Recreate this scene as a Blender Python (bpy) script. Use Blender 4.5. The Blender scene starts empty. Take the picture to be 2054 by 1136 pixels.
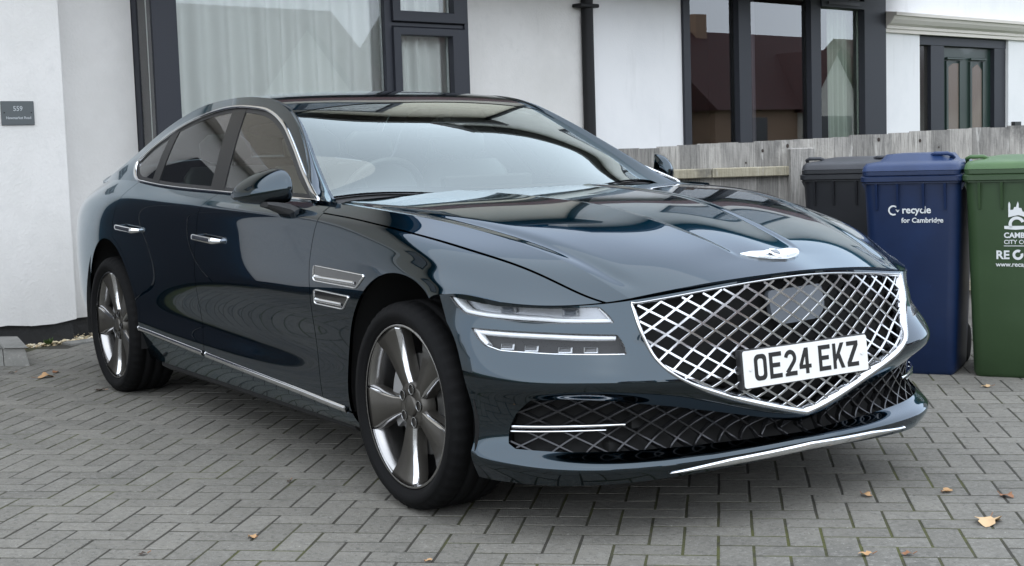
import bpy, bmesh, math, random
import numpy as np
from mathutils import Matrix, Vector
SC = bpy.context.scene
COL = SC.collection
random.seed(7); RNG = np.random.default_rng(11)
# ---------------------------------------------------------------- camera, sky, sun, exposure
CAM_POS = np.array([4.0041, -3.1053, 1.1648]); CAM_YAW, CAM_PITCH, CAM_ROLL = 2.565, -.096, -.0319
CAM_F = 2861.84
def cam_basis():
    d = np.array([math.cos(CAM_PITCH)*math.cos(CAM_YAW), math.cos(CAM_PITCH)*math.sin(CAM_YAW), math.sin(CAM_PITCH)])
    r = np.cross(d, [0, 0, 1]); r /= np.linalg.norm(r); u = np.cross(r, d)
    c, s = math.cos(CAM_ROLL), math.sin(CAM_ROLL)
    return c*r+s*u, -s*r+c*u, d
_r, _u, _d = cam_basis()
cd = bpy.data.cameras.new('camera'); cam = bpy.data.objects.new('camera', cd); COL.objects.link(cam)
cd.sensor_width = 36; cd.lens = CAM_F/2054*36; cd.clip_start = .05; cd.clip_end = 600
M = Matrix.Identity(4)
for i in range(3): M[i][0], M[i][1], M[i][2], M[i][3] = _r[i], _u[i], -_d[i], CAM_POS[i]
cam.matrix_world = M
SC.camera = cam
SUN_EL, SUN_AZ = math.radians(52), math.radians(-25)      # direction towards the sun, azimuth from +x
w = bpy.data.worlds.new('World'); SC.world = w; w.use_nodes = True
nt = w.node_tree; nt.nodes.clear()
sky = nt.nodes.new('ShaderNodeTexSky'); sky.sky_type = 'NISHITA'; sky.sun_disc = False
sky.sun_elevation = SUN_EL; sky.sun_rotation = math.pi/2-SUN_AZ
sky.air_density = 1.0; sky.dust_density = 1.0; sky.ozone_density = 1.0
hs = nt.nodes.new('ShaderNodeHueSaturation'); hs.inputs['Saturation'].default_value = .45
cl = nt.nodes.new('ShaderNodeMix'); cl.data_type = 'RGBA'; cl.inputs[0].default_value = .80          # even overcast layer over the clear sky
cl.inputs[7].default_value = (8.3, 9.3, 10.7, 1)
bg = nt.nodes.new('ShaderNodeBackground'); bg.inputs['Strength'].default_value = .125
wo = nt.nodes.new('ShaderNodeOutputWorld')
nt.links.new(sky.outputs[0], hs.inputs['Color']); nt.links.new(hs.outputs[0], cl.inputs[6]); nt.links.new(cl.outputs[2], bg.inputs['Color']); nt.links.new(bg.outputs[0], wo.inputs['Surface'])
sd = bpy.data.lights.new('sun', 'SUN'); sd.energy = .8; sd.angle = math.radians(140); sd.color = (1, .95, .87)
sun = bpy.data.objects.new('sun', sd); COL.objects.link(sun)
sv = Vector((math.cos(SUN_EL)*math.cos(SUN_AZ), math.cos(SUN_EL)*math.sin(SUN_AZ), math.sin(SUN_EL)))
sun.rotation_euler = sv.to_track_quat('Z', 'Y').to_euler(); sun.location = sv*40
vs_ = SC.view_settings; vs_.view_transform = 'Standard'; vs_.look = 'None'; vs_.gamma = 1; vs_.use_curve_mapping = False
vs_.exposure = 0.95
try: SC.cycles.max_bounces = 14; SC.cycles.transparent_max_bounces = 24
except Exception: pass

# ---------------------------------------------------------------- numeric helpers
def smooth_row(xc, vc, x0, x1, n=260, lam=2e-4):
    """penalised least-squares curve through control values -> dense samples"""
    g = np.linspace(x0, x1, n); h = g[1]-g[0]
    A = np.zeros((n, n)); b = np.zeros(n)
    for x, v in zip(xc, vc):
        t = (x-x0)/h; i = int(min(max(math.floor(t), 0), n-2)); w = t-i
        r = np.zeros(n); r[i] = 1-w; r[i+1] = w
        A += np.outer(r, r); b += r*v
    D = np.zeros((n-2, n))
    for k in range(n-2): D[k, k:k+3] = (1, -2, 1)
    D /= h*h
    A += lam*h*D.T@D
    return g, np.linalg.solve(A, b)

def nat_spline(k, V):
    """natural cubic spline; k knots (m), V (m, ...) -> callable"""
    k = np.asarray(k, float); m = len(k); h = np.diff(k)
    A = np.eye(m); R = np.zeros_like(V)
    for i in range(1, m-1):
        A[i, i-1] = h[i-1]; A[i, i] = 2*(h[i-1]+h[i]); A[i, i+1] = h[i]
        R[i] = 6*((V[i+1]-V[i])/h[i]-(V[i]-V[i-1])/h[i-1])
    M = np.linalg.solve(A, R.reshape(m, -1)).reshape(V.shape)
    def f(b):
        b = np.atleast_1d(np.asarray(b, float)); i = np.clip(np.searchsorted(k, b)-1, 0, m-2)
        sh = (-1,)+(1,)*(V.ndim-1)
        hh = h[i].reshape(sh); a = (k[i+1]-b).reshape(sh)/hh; c = (b-k[i]).reshape(sh)/hh
        return a*V[i]+c*V[i+1]+((a**3-a)*M[i]+(c**3-c)*M[i+1])*hh*hh/6
    return f

class Body:
    """rows running along the car (x), splined across; S(x0, b)"""
    XF = .727; XK = -.75
    def __init__(s, rows, knots, x0, x1, lam=2e-4):
        s.rows = []
        for r in rows:
            a = np.array(r['p'], float)
            g, y = smooth_row(a[:, 0], a[:, 1], x0, x1, lam=lam)
            g, z = smooth_row(a[:, 0], a[:, 2], x0, x1, lam=lam)
            s.rows.append((g, y, z, r.get('lead', s.XF)))
        s.k = knots
    def grid(s, xs, bs, r0=0, r1=None):
        rows = s.rows[r0:r1]
        V = np.zeros((len(rows), len(xs), 3))
        for i, (g, y, z, ld) in enumerate(rows):
            t = np.clip((xs-s.XK)/(s.XF-s.XK), 0, None)
            x = xs-(s.XF-ld)*t*t
            V[i, :, 0] = x; V[i, :, 1] = np.interp(x, g, y); V[i, :, 2] = np.interp(x, g, z)
        return nat_spline(s.k[r0:r1], V)(bs)          # (nb, nx, 3)

# ---------------------------------------------------------------- body rows (x, half width y, z)
ROWS = [
 dict(lead=.848, p=[(-.95,0,1.004),(-.75,0,1.0),(-.4,0,.992),(-.1,0,.975),(.1,0,.958),(.3,0,.925),(.5,0,.877),(.65,0,.834),(.76,0,.795),(.848,0,.757)]),
 dict(lead=.832, p=[(-.95,.26,1.003),(-.75,.26,.999),(-.4,.25,.990),(-.1,.233,.972),(.1,.198,.954),(.31,.168,.917),(.515,.142,.866),(.65,.13,.826),(.76,.125,.785),(.832,.122,.753)]),
 dict(lead=.795, p=[(-.95,.56,.998),(-.75,.56,.994),(-.4,.54,.984),(-.1,.49,.964),(.1,.45,.940),(.31,.41,.901),(.515,.375,.849),(.65,.355,.806),(.74,.35,.768),(.795,.345,.738)]),
 dict(lead=.727, p=[(-4.3,.50,.97),(-4.0,.64,.995),(-3.8,.70,1.015),(-3.4,.785,1.047),(-3.0,.838,1.056),(-2.69,.850,1.047),(-2.51,.852,1.034),(-1.745,.852,1.007),(-1.42,.852,.998),(-1.0,.851,.989),(-.75,.850,.983),(-.5,.846,.973),(-.34,.834,.963),(-.165,.80,.947),(.014,.751,.922),(.19,.70,.889),(.37,.652,.846),(.55,.609,.790),(.727,.568,.710)]),
 dict(lead=.665, p=[(-4.3,.60,.89),(-4.0,.73,.905),(-3.8,.80,.93),(-3.4,.875,.965),(-3.0,.908,.978),(-2.69,.92,.977),(-2.3,.927,.966),(-1.745,.93,.952),(-1.2,.926,.943),(-.75,.918,.933),(-.4,.908,.919),(-.1,.888,.893),(.144,.852,.856),(.3,.808,.826),(.45,.744,.785),(.56,.69,.742),(.665,.645,.698)]),
 dict(lead=.532, p=[(-4.3,.63,.80),(-4.0,.77,.81),(-3.8,.84,.83),(-3.4,.912,.865),(-3.0,.938,.885),(-2.69,.946,.885),(-2.3,.951,.875),(-1.745,.951,.866),(-1.2,.947,.860),(-.75,.941,.855),(-.4,.935,.850),(-.1,.927,.836),(.144,.908,.803),(.3,.882,.768),(.42,.854,.734),(.532,.812,.700)]),
 dict(lead=.262, p=[(-4.3,.64,.68),(-4.0,.78,.69),(-3.8,.85,.715),(-3.4,.918,.752),(-3.0,.938,.775),(-2.69,.945,.768),(-2.3,.952,.75),(-1.745,.955,.742),(-1.2,.953,.738),(-.75,.950,.742),(-.4,.948,.757),(-.15,.945,.768),(0,.943,.768),(.15,.940,.750),(.262,.936,.720)]),
 dict(lead=.262, p=[(-4.3,.64,.56),(-4.0,.78,.56),(-3.8,.85,.565),(-3.4,.915,.57),(-3.0,.936,.575),(-2.6,.938,.575),(-2.3,.938,.575),(-1.745,.938,.575),(-1.2,.938,.575),(-.75,.939,.575),(-.4,.941,.575),(0,.941,.575),(.262,.938,.575)]),
 dict(lead=.262, p=[(-4.3,.63,.43),(-4.0,.77,.43),(-3.8,.84,.43),(-3.4,.905,.43),(-3.0,.932,.43),(-2.6,.930,.43),(-2.3,.925,.43),(-1.745,.922,.425),(-1.2,.922,.42),(-.75,.925,.42),(-.4,.933,.42),(0,.936,.42),(.262,.932,.42)]),
 dict(lead=.262, p=[(-4.3,.61,.33),(-4.0,.75,.34),(-3.8,.82,.35),(-3.4,.89,.365),(-3.0,.925,.37),(-2.6,.928,.367),(-2.3,.927,.355),(-1.745,.926,.332),(-1.2,.926,.310),(-.75,.927,.293),(-.4,.930,.28),(0,.932,.28),(.262,.93,.28)]),
 dict(lead=.262, p=[(-4.3,.55,.22),(-4.0,.68,.215),(-3.8,.76,.215),(-3.4,.84,.215),(-3.0,.87,.21),(-2.6,.872,.208),(-2.3,.872,.206),(-1.745,.872,.204),(-1.2,.872,.202),(-.75,.873,.199),(-.4,.875,.197),(0,.88,.197),(.262,.88,.198)]),
]
KN = [0,.2,.45,.72,.80,.89,1.0,1.18,1.34,1.44,1.56]
BODY = Body(ROWS, KN, -4.35, .86)

# ---------------------------------------------------------------- front fascia: rows from centre to wheel arch
UK = [0,.3,.56,.76,.92,1.03,1.12]
FROWS = [
 # leading line (under the hood and over the headlamps)
 [(.850,0,.752),(.808,.30,.734),(.737,.556,.706),(.640,.709,.694),(.494,.841,.703),(.361,.911,.726),(.262,.936,.720)],
 [(.862,0,.62),(.828,.30,.615),(.762,.56,.61),(.654,.710,.607),(.519,.829,.61),(.407,.903,.617),(.315,.938,.61)],
 [(.870,0,.52),(.839,.30,.53),(.779,.57,.535),(.684,.727,.54),(.554,.847,.54),(.442,.915,.54),(.350,.942,.54)],
 [(.884,0,.40),(.862,.30,.442),(.806,.58,.470),(.714,.738,.477),(.582,.853,.477),(.460,.918,.477),(.380,.941,.475)],
 [(.880,0,.352),(.854,.30,.412),(.798,.58,.448),(.708,.737,.456),(.579,.852,.456),(.460,.916,.456),(.385,.939,.454)],
 [(.838,0,.292),(.812,.30,.355),(.758,.56,.403),(.674,.715,.420),(.560,.840,.420),(.453,.909,.42),(.393,.934,.42)],
 [(.826,0,.258),(.800,.30,.258),(.743,.56,.262),(.664,.715,.268),(.553,.834,.272),(.450,.903,.272),(.398,.927,.272)],
 [(.884,0,.236),(.854,.30,.226),(.792,.575,.219),(.708,.735,.217),(.586,.846,.218),(.465,.905,.219),(.400,.920,.219)],
 [(.876,0,.203),(.842,.30,.19),(.774,.567,.177),(.682,.717,.170),(.559,.822,.168),(.442,.872,.168),(.38,.889,.17)],
]
FV = [0,.11,.19,.26,.285,.34,.48,.55,.59]
class Fascia:
    def __init__(s):
        V = np.array(FROWS, float); Lh = V[:, :0:-1].copy(); Lh[..., 1] *= -1
        V = np.concatenate([Lh, V], 1); k = [-q for q in UK[:0:-1]]+UK
        s.su = [nat_spline(k, V[i]) for i in range(len(V))]
    def grid(s, us, vs):
        return nat_spline(FV, np.stack([f(us) for f in s.su]))(vs)
FASC = Fascia()
def hood_grid(xs, bs):
    """inner hood between the two ridges, full width, with its creases; bs in [-.72, .72]"""
    rows = BODY.rows[:4]; V = []
    for (g, y, z, ld) in rows:
        t = np.clip((xs-BODY.XK)/(BODY.XF-BODY.XK), 0, None); x = xs-(BODY.XF-ld)*t*t
        V.append(np.stack([x, np.interp(x, g, y), np.interp(x, g, z)], 1))
    V = np.array(V); Lh = V[:0:-1].copy(); Lh[..., 1] *= -1
    k = [-q for q in KN[3:0:-1]]+KN[:4]
    P = nat_spline(k, np.concatenate([Lh, V], 0))(bs)
    y = np.abs(P[..., 1]); x = P[..., 0]
    yc = np.interp(x, [-.8, -.1, .1, .31, .515, .72], [.29, .233, .198, .168, .142, .119])
    yr = np.interp(x, BODY.rows[3][0], BODY.rows[3][1])
    fade = np.clip((.74-x)/.12, 0, 1); fade = fade*fade*(3-2*fade)
    q = np.clip((y-yc)/.022, 0, 1); q = q*q*(3-2*q)
    P[..., 2] += .006*fade*q*np.exp(-np.clip(y-yc-.02, 0, None)/.13)
    P[..., 2] -= .007*fade*np.exp(-((y-yr+.045)/.026)**2)
    return P
# greenhouse: upper edge of the side (windscreen edge / cant rail) and roof centre line
GE = np.array([(-.50,.835,.955),(-.62,.812,.958),(-.72,.788,.966),(-.846,.760,1.010),(-.977,.731,1.086),(-1.155,.684,1.186),(-1.35,.633,1.287),(-1.46,.612,1.334),(-1.62,.597,1.378),(-1.883,.594,1.412),(-2.2,.592,1.414),(-2.5,.604,1.389),(-2.7,.628,1.342),(-2.9,.680,1.258),(-3.05,.725,1.175),(-3.2,.762,1.113),(-3.4,.772,1.074),(-3.6,.748,1.048)])
GTX, GTY = smooth_row(GE[:, 0], GE[:, 1], -3.75, -.45, lam=3e-5)
GTX, GTZ = smooth_row(GE[:, 0], GE[:, 2], -3.75, -.45, lam=2e-5)
CT = np.array([(-.5,.903),(-.6,.962),(-.7,1.020),(-.8,1.077),(-.9,1.132),(-1.0,1.184),(-1.1,1.232),(-1.2,1.275),(-1.3,1.312),(-1.4,1.344),(-1.47,1.363),(-1.7,1.410),(-2.0,1.440),(-2.3,1.438),(-2.55,1.418),(-2.75,1.372),(-2.95,1.302),(-3.15,1.222),(-3.35,1.148),(-3.6,1.082),(-3.85,1.045),(-4.05,1.02)])
CTX, CTZ = smooth_row(CT[:, 0], CT[:, 1], -4.15, -.45, lam=3e-5)
def belt(x): R = BODY.rows[3]; return np.interp(x, R[0], R[1]), np.interp(x, R[0], R[2])
def top_edge(x):
    x = np.asarray(x, float); yb, zb = belt(x); k = x > -3.6
    return np.where(k, np.interp(x, GTX, GTY), yb), np.where(k, np.interp(x, GTX, GTZ), zb)
def gs_y(x, z):
    yb, zb = belt(x); ye, ze = top_edge(x); d = z-zb
    g0 = lambda q: yb-.56*q-.05*q*q
    H = np.sqrt(np.maximum(ze-zb, 0)**2+.012); w = np.clip(d/H, 0, 1.2)
    return g0(d)-(g0(ze-zb)-ye)*w**3
def top_grid(xs, ts):
    ye, ze = top_edge(xs); zc = np.interp(xs, CTX, CTZ); ts = np.asarray(ts)[:, None]
    y = ye[None]*ts; a = np.abs(ts)
    z = zc[None]-(zc-ze)[None]*(.35*a**2+.65*a**3.2)
    return np.stack([np.broadcast_to(xs, y.shape), y, z], 2)
# ---------------------------------------------------------------- object helpers
def link(o, parent=None, label=None, cat=None, group=None, kind=None):
    COL.objects.link(o)
    if parent is not None: o.parent = parent
    if label: o['label'] = label
    if cat: o['category'] = cat
    if group: o['group'] = group
    if kind: o['kind'] = kind
    return o
def empty(name, loc=(0, 0, 0), rz=0, **kw):
    o = bpy.data.objects.new(name, None); o.empty_display_size = .1
    o.location = loc; o.rotation_euler = (0, 0, rz); return link(o, **kw)
def mesh_data(name, V, F, mats, smooth=False, normals=None, midx=None):
    me = bpy.data.meshes.new(name); me.from_pydata([tuple(map(float, v)) for v in V], [], [tuple(map(int, f)) for f in F])
    for m in (mats if isinstance(mats, (list, tuple)) else [mats]): me.materials.append(m)
    if midx is not None: me.polygons.foreach_set('material_index', np.asarray(midx, dtype=np.int32))
    if smooth is True: me.polygons.foreach_set('use_smooth', [True]*len(me.polygons))
    elif smooth is not False: me.polygons.foreach_set('use_smooth', list(smooth))
    me.update()
    if normals is not None: me.normals_split_custom_set([tuple(n) for n in normals])
    return me
def obj(name, V, F, mats, parent=None, smooth=False, normals=None, midx=None, **kw):
    return link(bpy.data.objects.new(name, mesh_data(name, V, F, mats, smooth, normals, midx)), parent, **kw)
class MB:
    """collects simple solids into one mesh"""
    def __init__(s): s.V = []; s.F = []; s.S = []; s.M = []
    def add(s, V, F, smooth=False, m=0):
        n = len(s.V); s.V += [tuple(v) for v in V]
        for f in F: s.F.append(tuple(i+n for i in f)); s.S.append(smooth); s.M.append(m)
        return s
    def box(s, a, b, bev=0, T=None, m=0):
        x0, y0, z0 = a; x1, y1, z1 = b
        if bev <= 0:
            V = [(x0,y0,z0),(x1,y0,z0),(x1,y1,z0),(x0,y1,z0),(x0,y0,z1),(x1,y0,z1),(x1,y1,z1),(x0,y1,z1)]
            F = [(0,3,2,1),(4,5,6,7),(0,1,5,4),(1,2,6,5),(2,3,7,6),(3,0,4,7)]
        else:
            e = bev; V = []; C = [(x0,y0),(x1,y0),(x1,y1),(x0,y1)]; I = [(1,1),(-1,1),(-1,-1),(1,-1)]
            for z, d in ((z0, e), (z0+e, 0), (z1-e, 0), (z1, e)):
                V += [(c[0]+i[0]*(d+e*.4), c[1]+i[1]*(d+e*.4), z) if d else (c[0], c[1], z) for c, i in zip(C, I)]
            F = [(3,2,1,0), (12,13,14,15)]
            for k in range(3):
                for j in range(4): F.append((k*4+j, k*4+(j+1)%4, k*4+4+(j+1)%4, k*4+4+j))
        if T is not None: V = [T(v) for v in V]
        return s.add(V, F, False, m)
    def loft(s, rings, closed=True, cap=True, smooth=True, m=0):
        n = len(rings[0]); V = [p for r in rings for p in r]; F = []
        for k in range(len(rings)-1):
            for j in range(n if closed else n-1):
                a, b = k*n+j, k*n+(j+1) % n; F.append((a, b, b+n, a+n))
        s.add(V, F, smooth, m)
        if cap:
            s.add(rings[0], [tuple(range(n))[::-1]], False, m); s.add(rings[-1], [tuple(range(n))], False, m)
        return s
    def tube(s, pts, r, n=8, cap=True, m=0):
        P = np.array(pts, float); rings = []
        rr = r if hasattr(r, '__len__') else [r]*len(P)
        T = np.gradient(P, axis=0); up = np.array([0, 0, 1.])
        for p, t, q in zip(P, T, rr):
            t = t/(np.linalg.norm(t)+1e-12); a = np.cross(t, up)
            if np.linalg.norm(a) < .2: a = np.cross(t, [1, 0, 0])
            a /= np.linalg.norm(a); b = np.cross(t, a)
            rings.append([tuple(p+q*(math.cos(2*math.pi*k/n)*a+math.sin(2*math.pi*k/n)*b)) for k in range(n)])
        return s.loft(rings, True, cap, True, m)
    def build(s, name, mats, parent=None, **kw):
        return obj(name, s.V, s.F, mats, parent, smooth=s.S, midx=s.M, **kw)
def lathe(prof, n=64, axis='y', c=(0, 0, 0), ang=None):
    """prof list of (offset along axis, radius) -> V, F"""
    V = []; F = []; m = len(prof)
    for k in range(n):
        a = 2*math.pi*k/n
        for o, r in prof:
            if axis == 'y': V.append((c[0]+r*math.cos(a), c[1]+o, c[2]+r*math.sin(a)))
            elif axis == 'z': V.append((c[0]+r*math.cos(a), c[1]+r*math.sin(a), c[2]+o))
            else: V.append((c[0]+o, c[1]+r*math.cos(a), c[2]+r*math.sin(a)))
    for k in range(n):
        for j in range(m-1):
            a, b = k*m+j, ((k+1) % n)*m+j; F.append((a, b, b+1, a+1))
    return V, F
def poly_curve(loops, depth=.001):
    """filled flat shape with holes -> V, F in the xy plane (z up), extruded by depth"""
    cu = bpy.data.curves.new('tmp', 'CURVE'); cu.dimensions = '2D'; cu.fill_mode = 'BOTH'; cu.extrude = depth/2
    for L in loops:
        sp = cu.splines.new('POLY'); sp.points.add(len(L)-1)
        for p, q in zip(sp.points, L): p.co = (q[0], q[1], 0, 1)
        sp.use_cyclic_u = True
    return _curve_mesh(cu)
def text_curve(txt, size, depth=.0008, align='CENTER', bold=0.0):
    cu = bpy.data.curves.new('tmp', 'FONT'); cu.body = txt; cu.size = size; cu.extrude = depth/2; cu.align_x = align; cu.offset = bold; cu.resolution_u = 3
    return _curve_mesh(cu)
def _curve_mesh(cu):
    o = bpy.data.objects.new('tmp', cu); COL.objects.link(o)
    dg = bpy.context.evaluated_depsgraph_get(); me = bpy.data.meshes.new_from_object(o.evaluated_get(dg))
    V = [tuple(v.co) for v in me.vertices]; F = [tuple(p.vertices) for p in me.polygons]
    bpy.data.objects.remove(o); bpy.data.curves.remove(cu); bpy.data.meshes.remove(me)
    return V, F
def frame_map(o, ex, ey, ez):
    o, ex, ey, ez = [np.array(v, float) for v in (o, ex, ey, ez)]
    return lambda v: tuple(o+ex*v[0]+ey*v[1]+ez*v[2])
# ---------------------------------------------------------------- surface patches with clean cut edges
def grid_normals(P, outward):
    du = np.gradient(P, axis=1); dv = np.gradient(P, axis=0)
    N = np.cross(du, dv); N /= np.linalg.norm(N, axis=2, keepdims=True)+1e-12
    s = np.sign((N*outward).sum(2)); med = 1 if (s > 0).mean() > .5 else -1
    return N*med
def cut_patch(P, N, fns, lip=0.0):
    """keep the part of the grid where every fn(P) > 0; cut cells are clipped exactly; boundary gets an inward lip"""
    nb, nx = P.shape[:2]
    V = P.reshape(-1, 3); NN = N.reshape(-1, 3)
    VAL = [np.asarray(f, float).reshape(-1) for f in fns]
    idx = np.arange(nb*nx).reshape(nb, nx)
    Q = np.stack([idx[:-1, :-1], idx[:-1, 1:], idx[1:, 1:], idx[1:, :-1]], 2).reshape(-1, 4)
    allin = np.ones(len(Q), bool); anyout = np.zeros(len(Q), bool)
    for v in VAL:
        q = v[Q]; allin &= (q > 0).all(1); anyout |= (q <= 0).all(1)
    faces = []; QF = Q[allin]
    mix = Q[~allin & ~anyout]
    V = list(map(tuple, V)); NN = list(map(tuple, NN)); vals = [list(v) for v in VAL]; memo = {}
    for q in mix:
        poly = list(map(int, q))
        for k in range(len(vals)):
            out = []; vk = vals[k]
            for i in range(len(poly)):
                a, b = poly[i], poly[(i+1) % len(poly)]
                ia, ib = vk[a] > 0, vk[b] > 0
                if ia: out.append(a)
                if ia != ib:
                    key = (min(a, b), max(a, b), k)
                    if key not in memo:
                        t = vk[a]/(vk[a]-vk[b])
                        V.append(tuple(V[a][j]+t*(V[b][j]-V[a][j]) for j in range(3)))
                        n = [NN[a][j]+t*(NN[b][j]-NN[a][j]) for j in range(3)]; L = math.sqrt(sum(c*c for c in n)) or 1
                        NN.append(tuple(c/L for c in n))
                        for m in range(len(vals)): vals[m].append(vals[m][a]+t*(vals[m][b]-vals[m][a]) if m != k else 0.0)
                        memo[key] = len(V)-1
                    out.append(memo[key])
            o2 = []
            for v in out:
                if not o2 or o2[-1] != v: o2.append(v)
            if len(o2) > 1 and o2[0] == o2[-1]: o2.pop()
            poly = o2
            if len(poly) < 3: break
        if len(poly) >= 3: faces.append(tuple(poly))
    # compact, orient, lip
    VA = np.array(V); NA = np.array(NN)
    def fix(A):
        if not len(A): return A
        g = np.cross(VA[A[:, 1]]-VA[A[:, 0]], VA[A[:, 2]]-VA[A[:, 0]])
        if A.shape[1] > 3: g = g+np.cross(VA[A[:, 2]]-VA[A[:, 0]], VA[A[:, 3]]-VA[A[:, 0]])
        r = (g*NA[A].sum(1)).sum(1) < 0; A = A.copy(); A[r] = A[r][:, ::-1]; return A
    groups = [fix(QF)]
    for k in sorted({len(f) for f in faces}): groups.append(fix(np.array([f for f in faces if len(f) == k])))
    groups = [q for q in groups if len(q)]
    used = np.unique(np.concatenate([q.ravel() for q in groups])) if groups else np.array([], int)
    mp = -np.ones(len(VA), int); mp[used] = np.arange(len(used)); VA, NA = VA[used], NA[used]
    groups = [mp[q] for q in groups]
    faces = [tuple(f) for q in groups for f in q.tolist()]; sm = [True]*len(faces)
    loopn = [tuple(n) for q in groups for n in NA[q.ravel()].tolist()]
    VL = [tuple(v) for v in VA.tolist()]
    if lip > 0 and groups:
        E = np.concatenate([np.stack([q, np.roll(q, -1, 1)], 2).reshape(-1, 2) for q in groups])
        K = np.sort(E, 1); key = K[:, 0]*len(VA)+K[:, 1]
        _, inv, cnt = np.unique(key, return_inverse=True, return_counts=True)
        for a, b in E[cnt[inv] == 1].tolist():
            if np.linalg.norm(VA[a]-VA[b]) < 1e-7: continue
            n0 = len(VL)
            VL += [tuple(VA[a]), tuple(VA[b]), tuple(VA[b]-lip*NA[b]), tuple(VA[a]-lip*NA[a])]
            faces.append((n0+1, n0, n0+3, n0+2)); sm.append(False)
            g = np.cross(VA[a]-VA[b], -NA[a]); g /= np.linalg.norm(g)+1e-12
            loopn += [tuple(g)]*4
    return VL, faces, loopn, sm
def flip_side(P, s):
    P = P.copy(); P[..., 1] *= s; return P
def panel(name, P, N, fns, mat, parent, side=1, lip=.012, offset=0.0, **kw):
    P = flip_side(P+offset*N, side); N = flip_side(N, side)
    V, F, LN, S = cut_patch(P, N, fns, lip)
    return obj(name, V, F, mat, parent, smooth=S, normals=LN, **kw)
def poly_sd(X, Y, poly):
    """signed distance to a closed polygon (positive inside)"""
    p = np.array(poly, float); d = np.full(X.shape, 1e9); ins = np.zeros(X.shape, bool)
    for i in range(len(p)):
        a, b = p[i], p[(i+1) % len(p)]; ab = b-a
        t = np.clip(((X-a[0])*ab[0]+(Y-a[1])*ab[1])/(ab@ab+1e-15), 0, 1)
        d = np.minimum(d, np.hypot(X-a[0]-t*ab[0], Y-a[1]-t*ab[1]))
        if a[1] != b[1]:
            c = ((a[1] > Y) != (b[1] > Y)) & (X < (b[0]-a[0])*(Y-a[1])/(b[1]-a[1])+a[0]); ins ^= c
    return np.where(ins, d, -d)
def smooth_loop(pts, n=160, closed=True, it=2):
    """Chaikin rounding then even resampling"""
    P = np.array(pts, float)
    for _ in range(it):
        A = P; B = np.roll(P, -1, 0)
        if closed: P = np.stack([.75*A+.25*B, .25*A+.75*B], 1).reshape(-1, P.shape[1])
        else:
            Q = np.stack([.75*A+.25*B, .25*A+.75*B], 1)[:-1].reshape(-1, P.shape[1]); P = np.vstack([A[:1], Q, A[-1:]])
    if closed: P = np.vstack([P, P[:1]])
    s = np.r_[0, np.cumsum(np.linalg.norm(np.diff(P, axis=0), axis=1))]
    t = np.linspace(0, s[-1], n+1)[:-1] if closed else np.linspace(0, s[-1], n)
    return np.stack([np.interp(t, s, P[:, k]) for k in range(P.shape[1])], 1)
def round_poly(poly, r, k=5):
    P = np.array(poly, float); o = []
    for i in range(len(P)):
        a, b, c = P[i-1], P[i], P[(i+1) % len(P)]
        u = (a-b)/np.linalg.norm(a-b); w = (c-b)/np.linalg.norm(c-b)
        for t in np.linspace(0, 1, k): o.append((1-t)**2*(b+u*r)+2*t*(1-t)*b+t*t*(b+w*r))
    return np.array(o)
def resample(P, n):
    P = np.vstack([P, P[:1]]); s = np.r_[0, np.cumsum(np.linalg.norm(np.diff(P, axis=0), axis=1))]; t = np.linspace(0, s[-1], n+1)[:-1]
    return np.stack([np.interp(t, s, P[:, k]) for k in range(P.shape[1])], 1)
def ribbon(C, N, w_in, w_out, h, closed=False, base=-.002):
    """raised strip along C with normals N; side vector = T x N"""
    C = np.array(C, float); N = np.array(N, float)
    T = (np.roll(C, -1, 0)-np.roll(C, 1, 0)) if closed else np.gradient(C, axis=0)
    T /= np.linalg.norm(T, axis=1, keepdims=True)+1e-12
    S = np.cross(T, N); S /= np.linalg.norm(S, axis=1, keepdims=True)+1e-12
    n = len(C); wi = np.broadcast_to(np.asarray(w_in, float), (n,))[:, None]; wo_ = np.broadcast_to(np.asarray(w_out, float), (n,))[:, None]
    prof = [C-S*wi+N*base, C-S*wi*.92+N*h*.6, C-S*wi*.45+N*h, C+S*wo_*.45+N*h, C+S*wo_*.92+N*h*.6, C+S*wo_+N*base]
    k = len(prof); V = np.stack(prof, 1).reshape(-1, 3); F = []
    for i in range(n if closed else n-1):
        j = (i+1) % n
        for q in range(k-1): F.append((i*k+q, j*k+q, j*k+q+1, i*k+q+1))
    if not closed: F += [tuple(range(k))[::-1], tuple(range((n-1)*k, n*k))]
    return [tuple(v) for v in V], F
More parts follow.
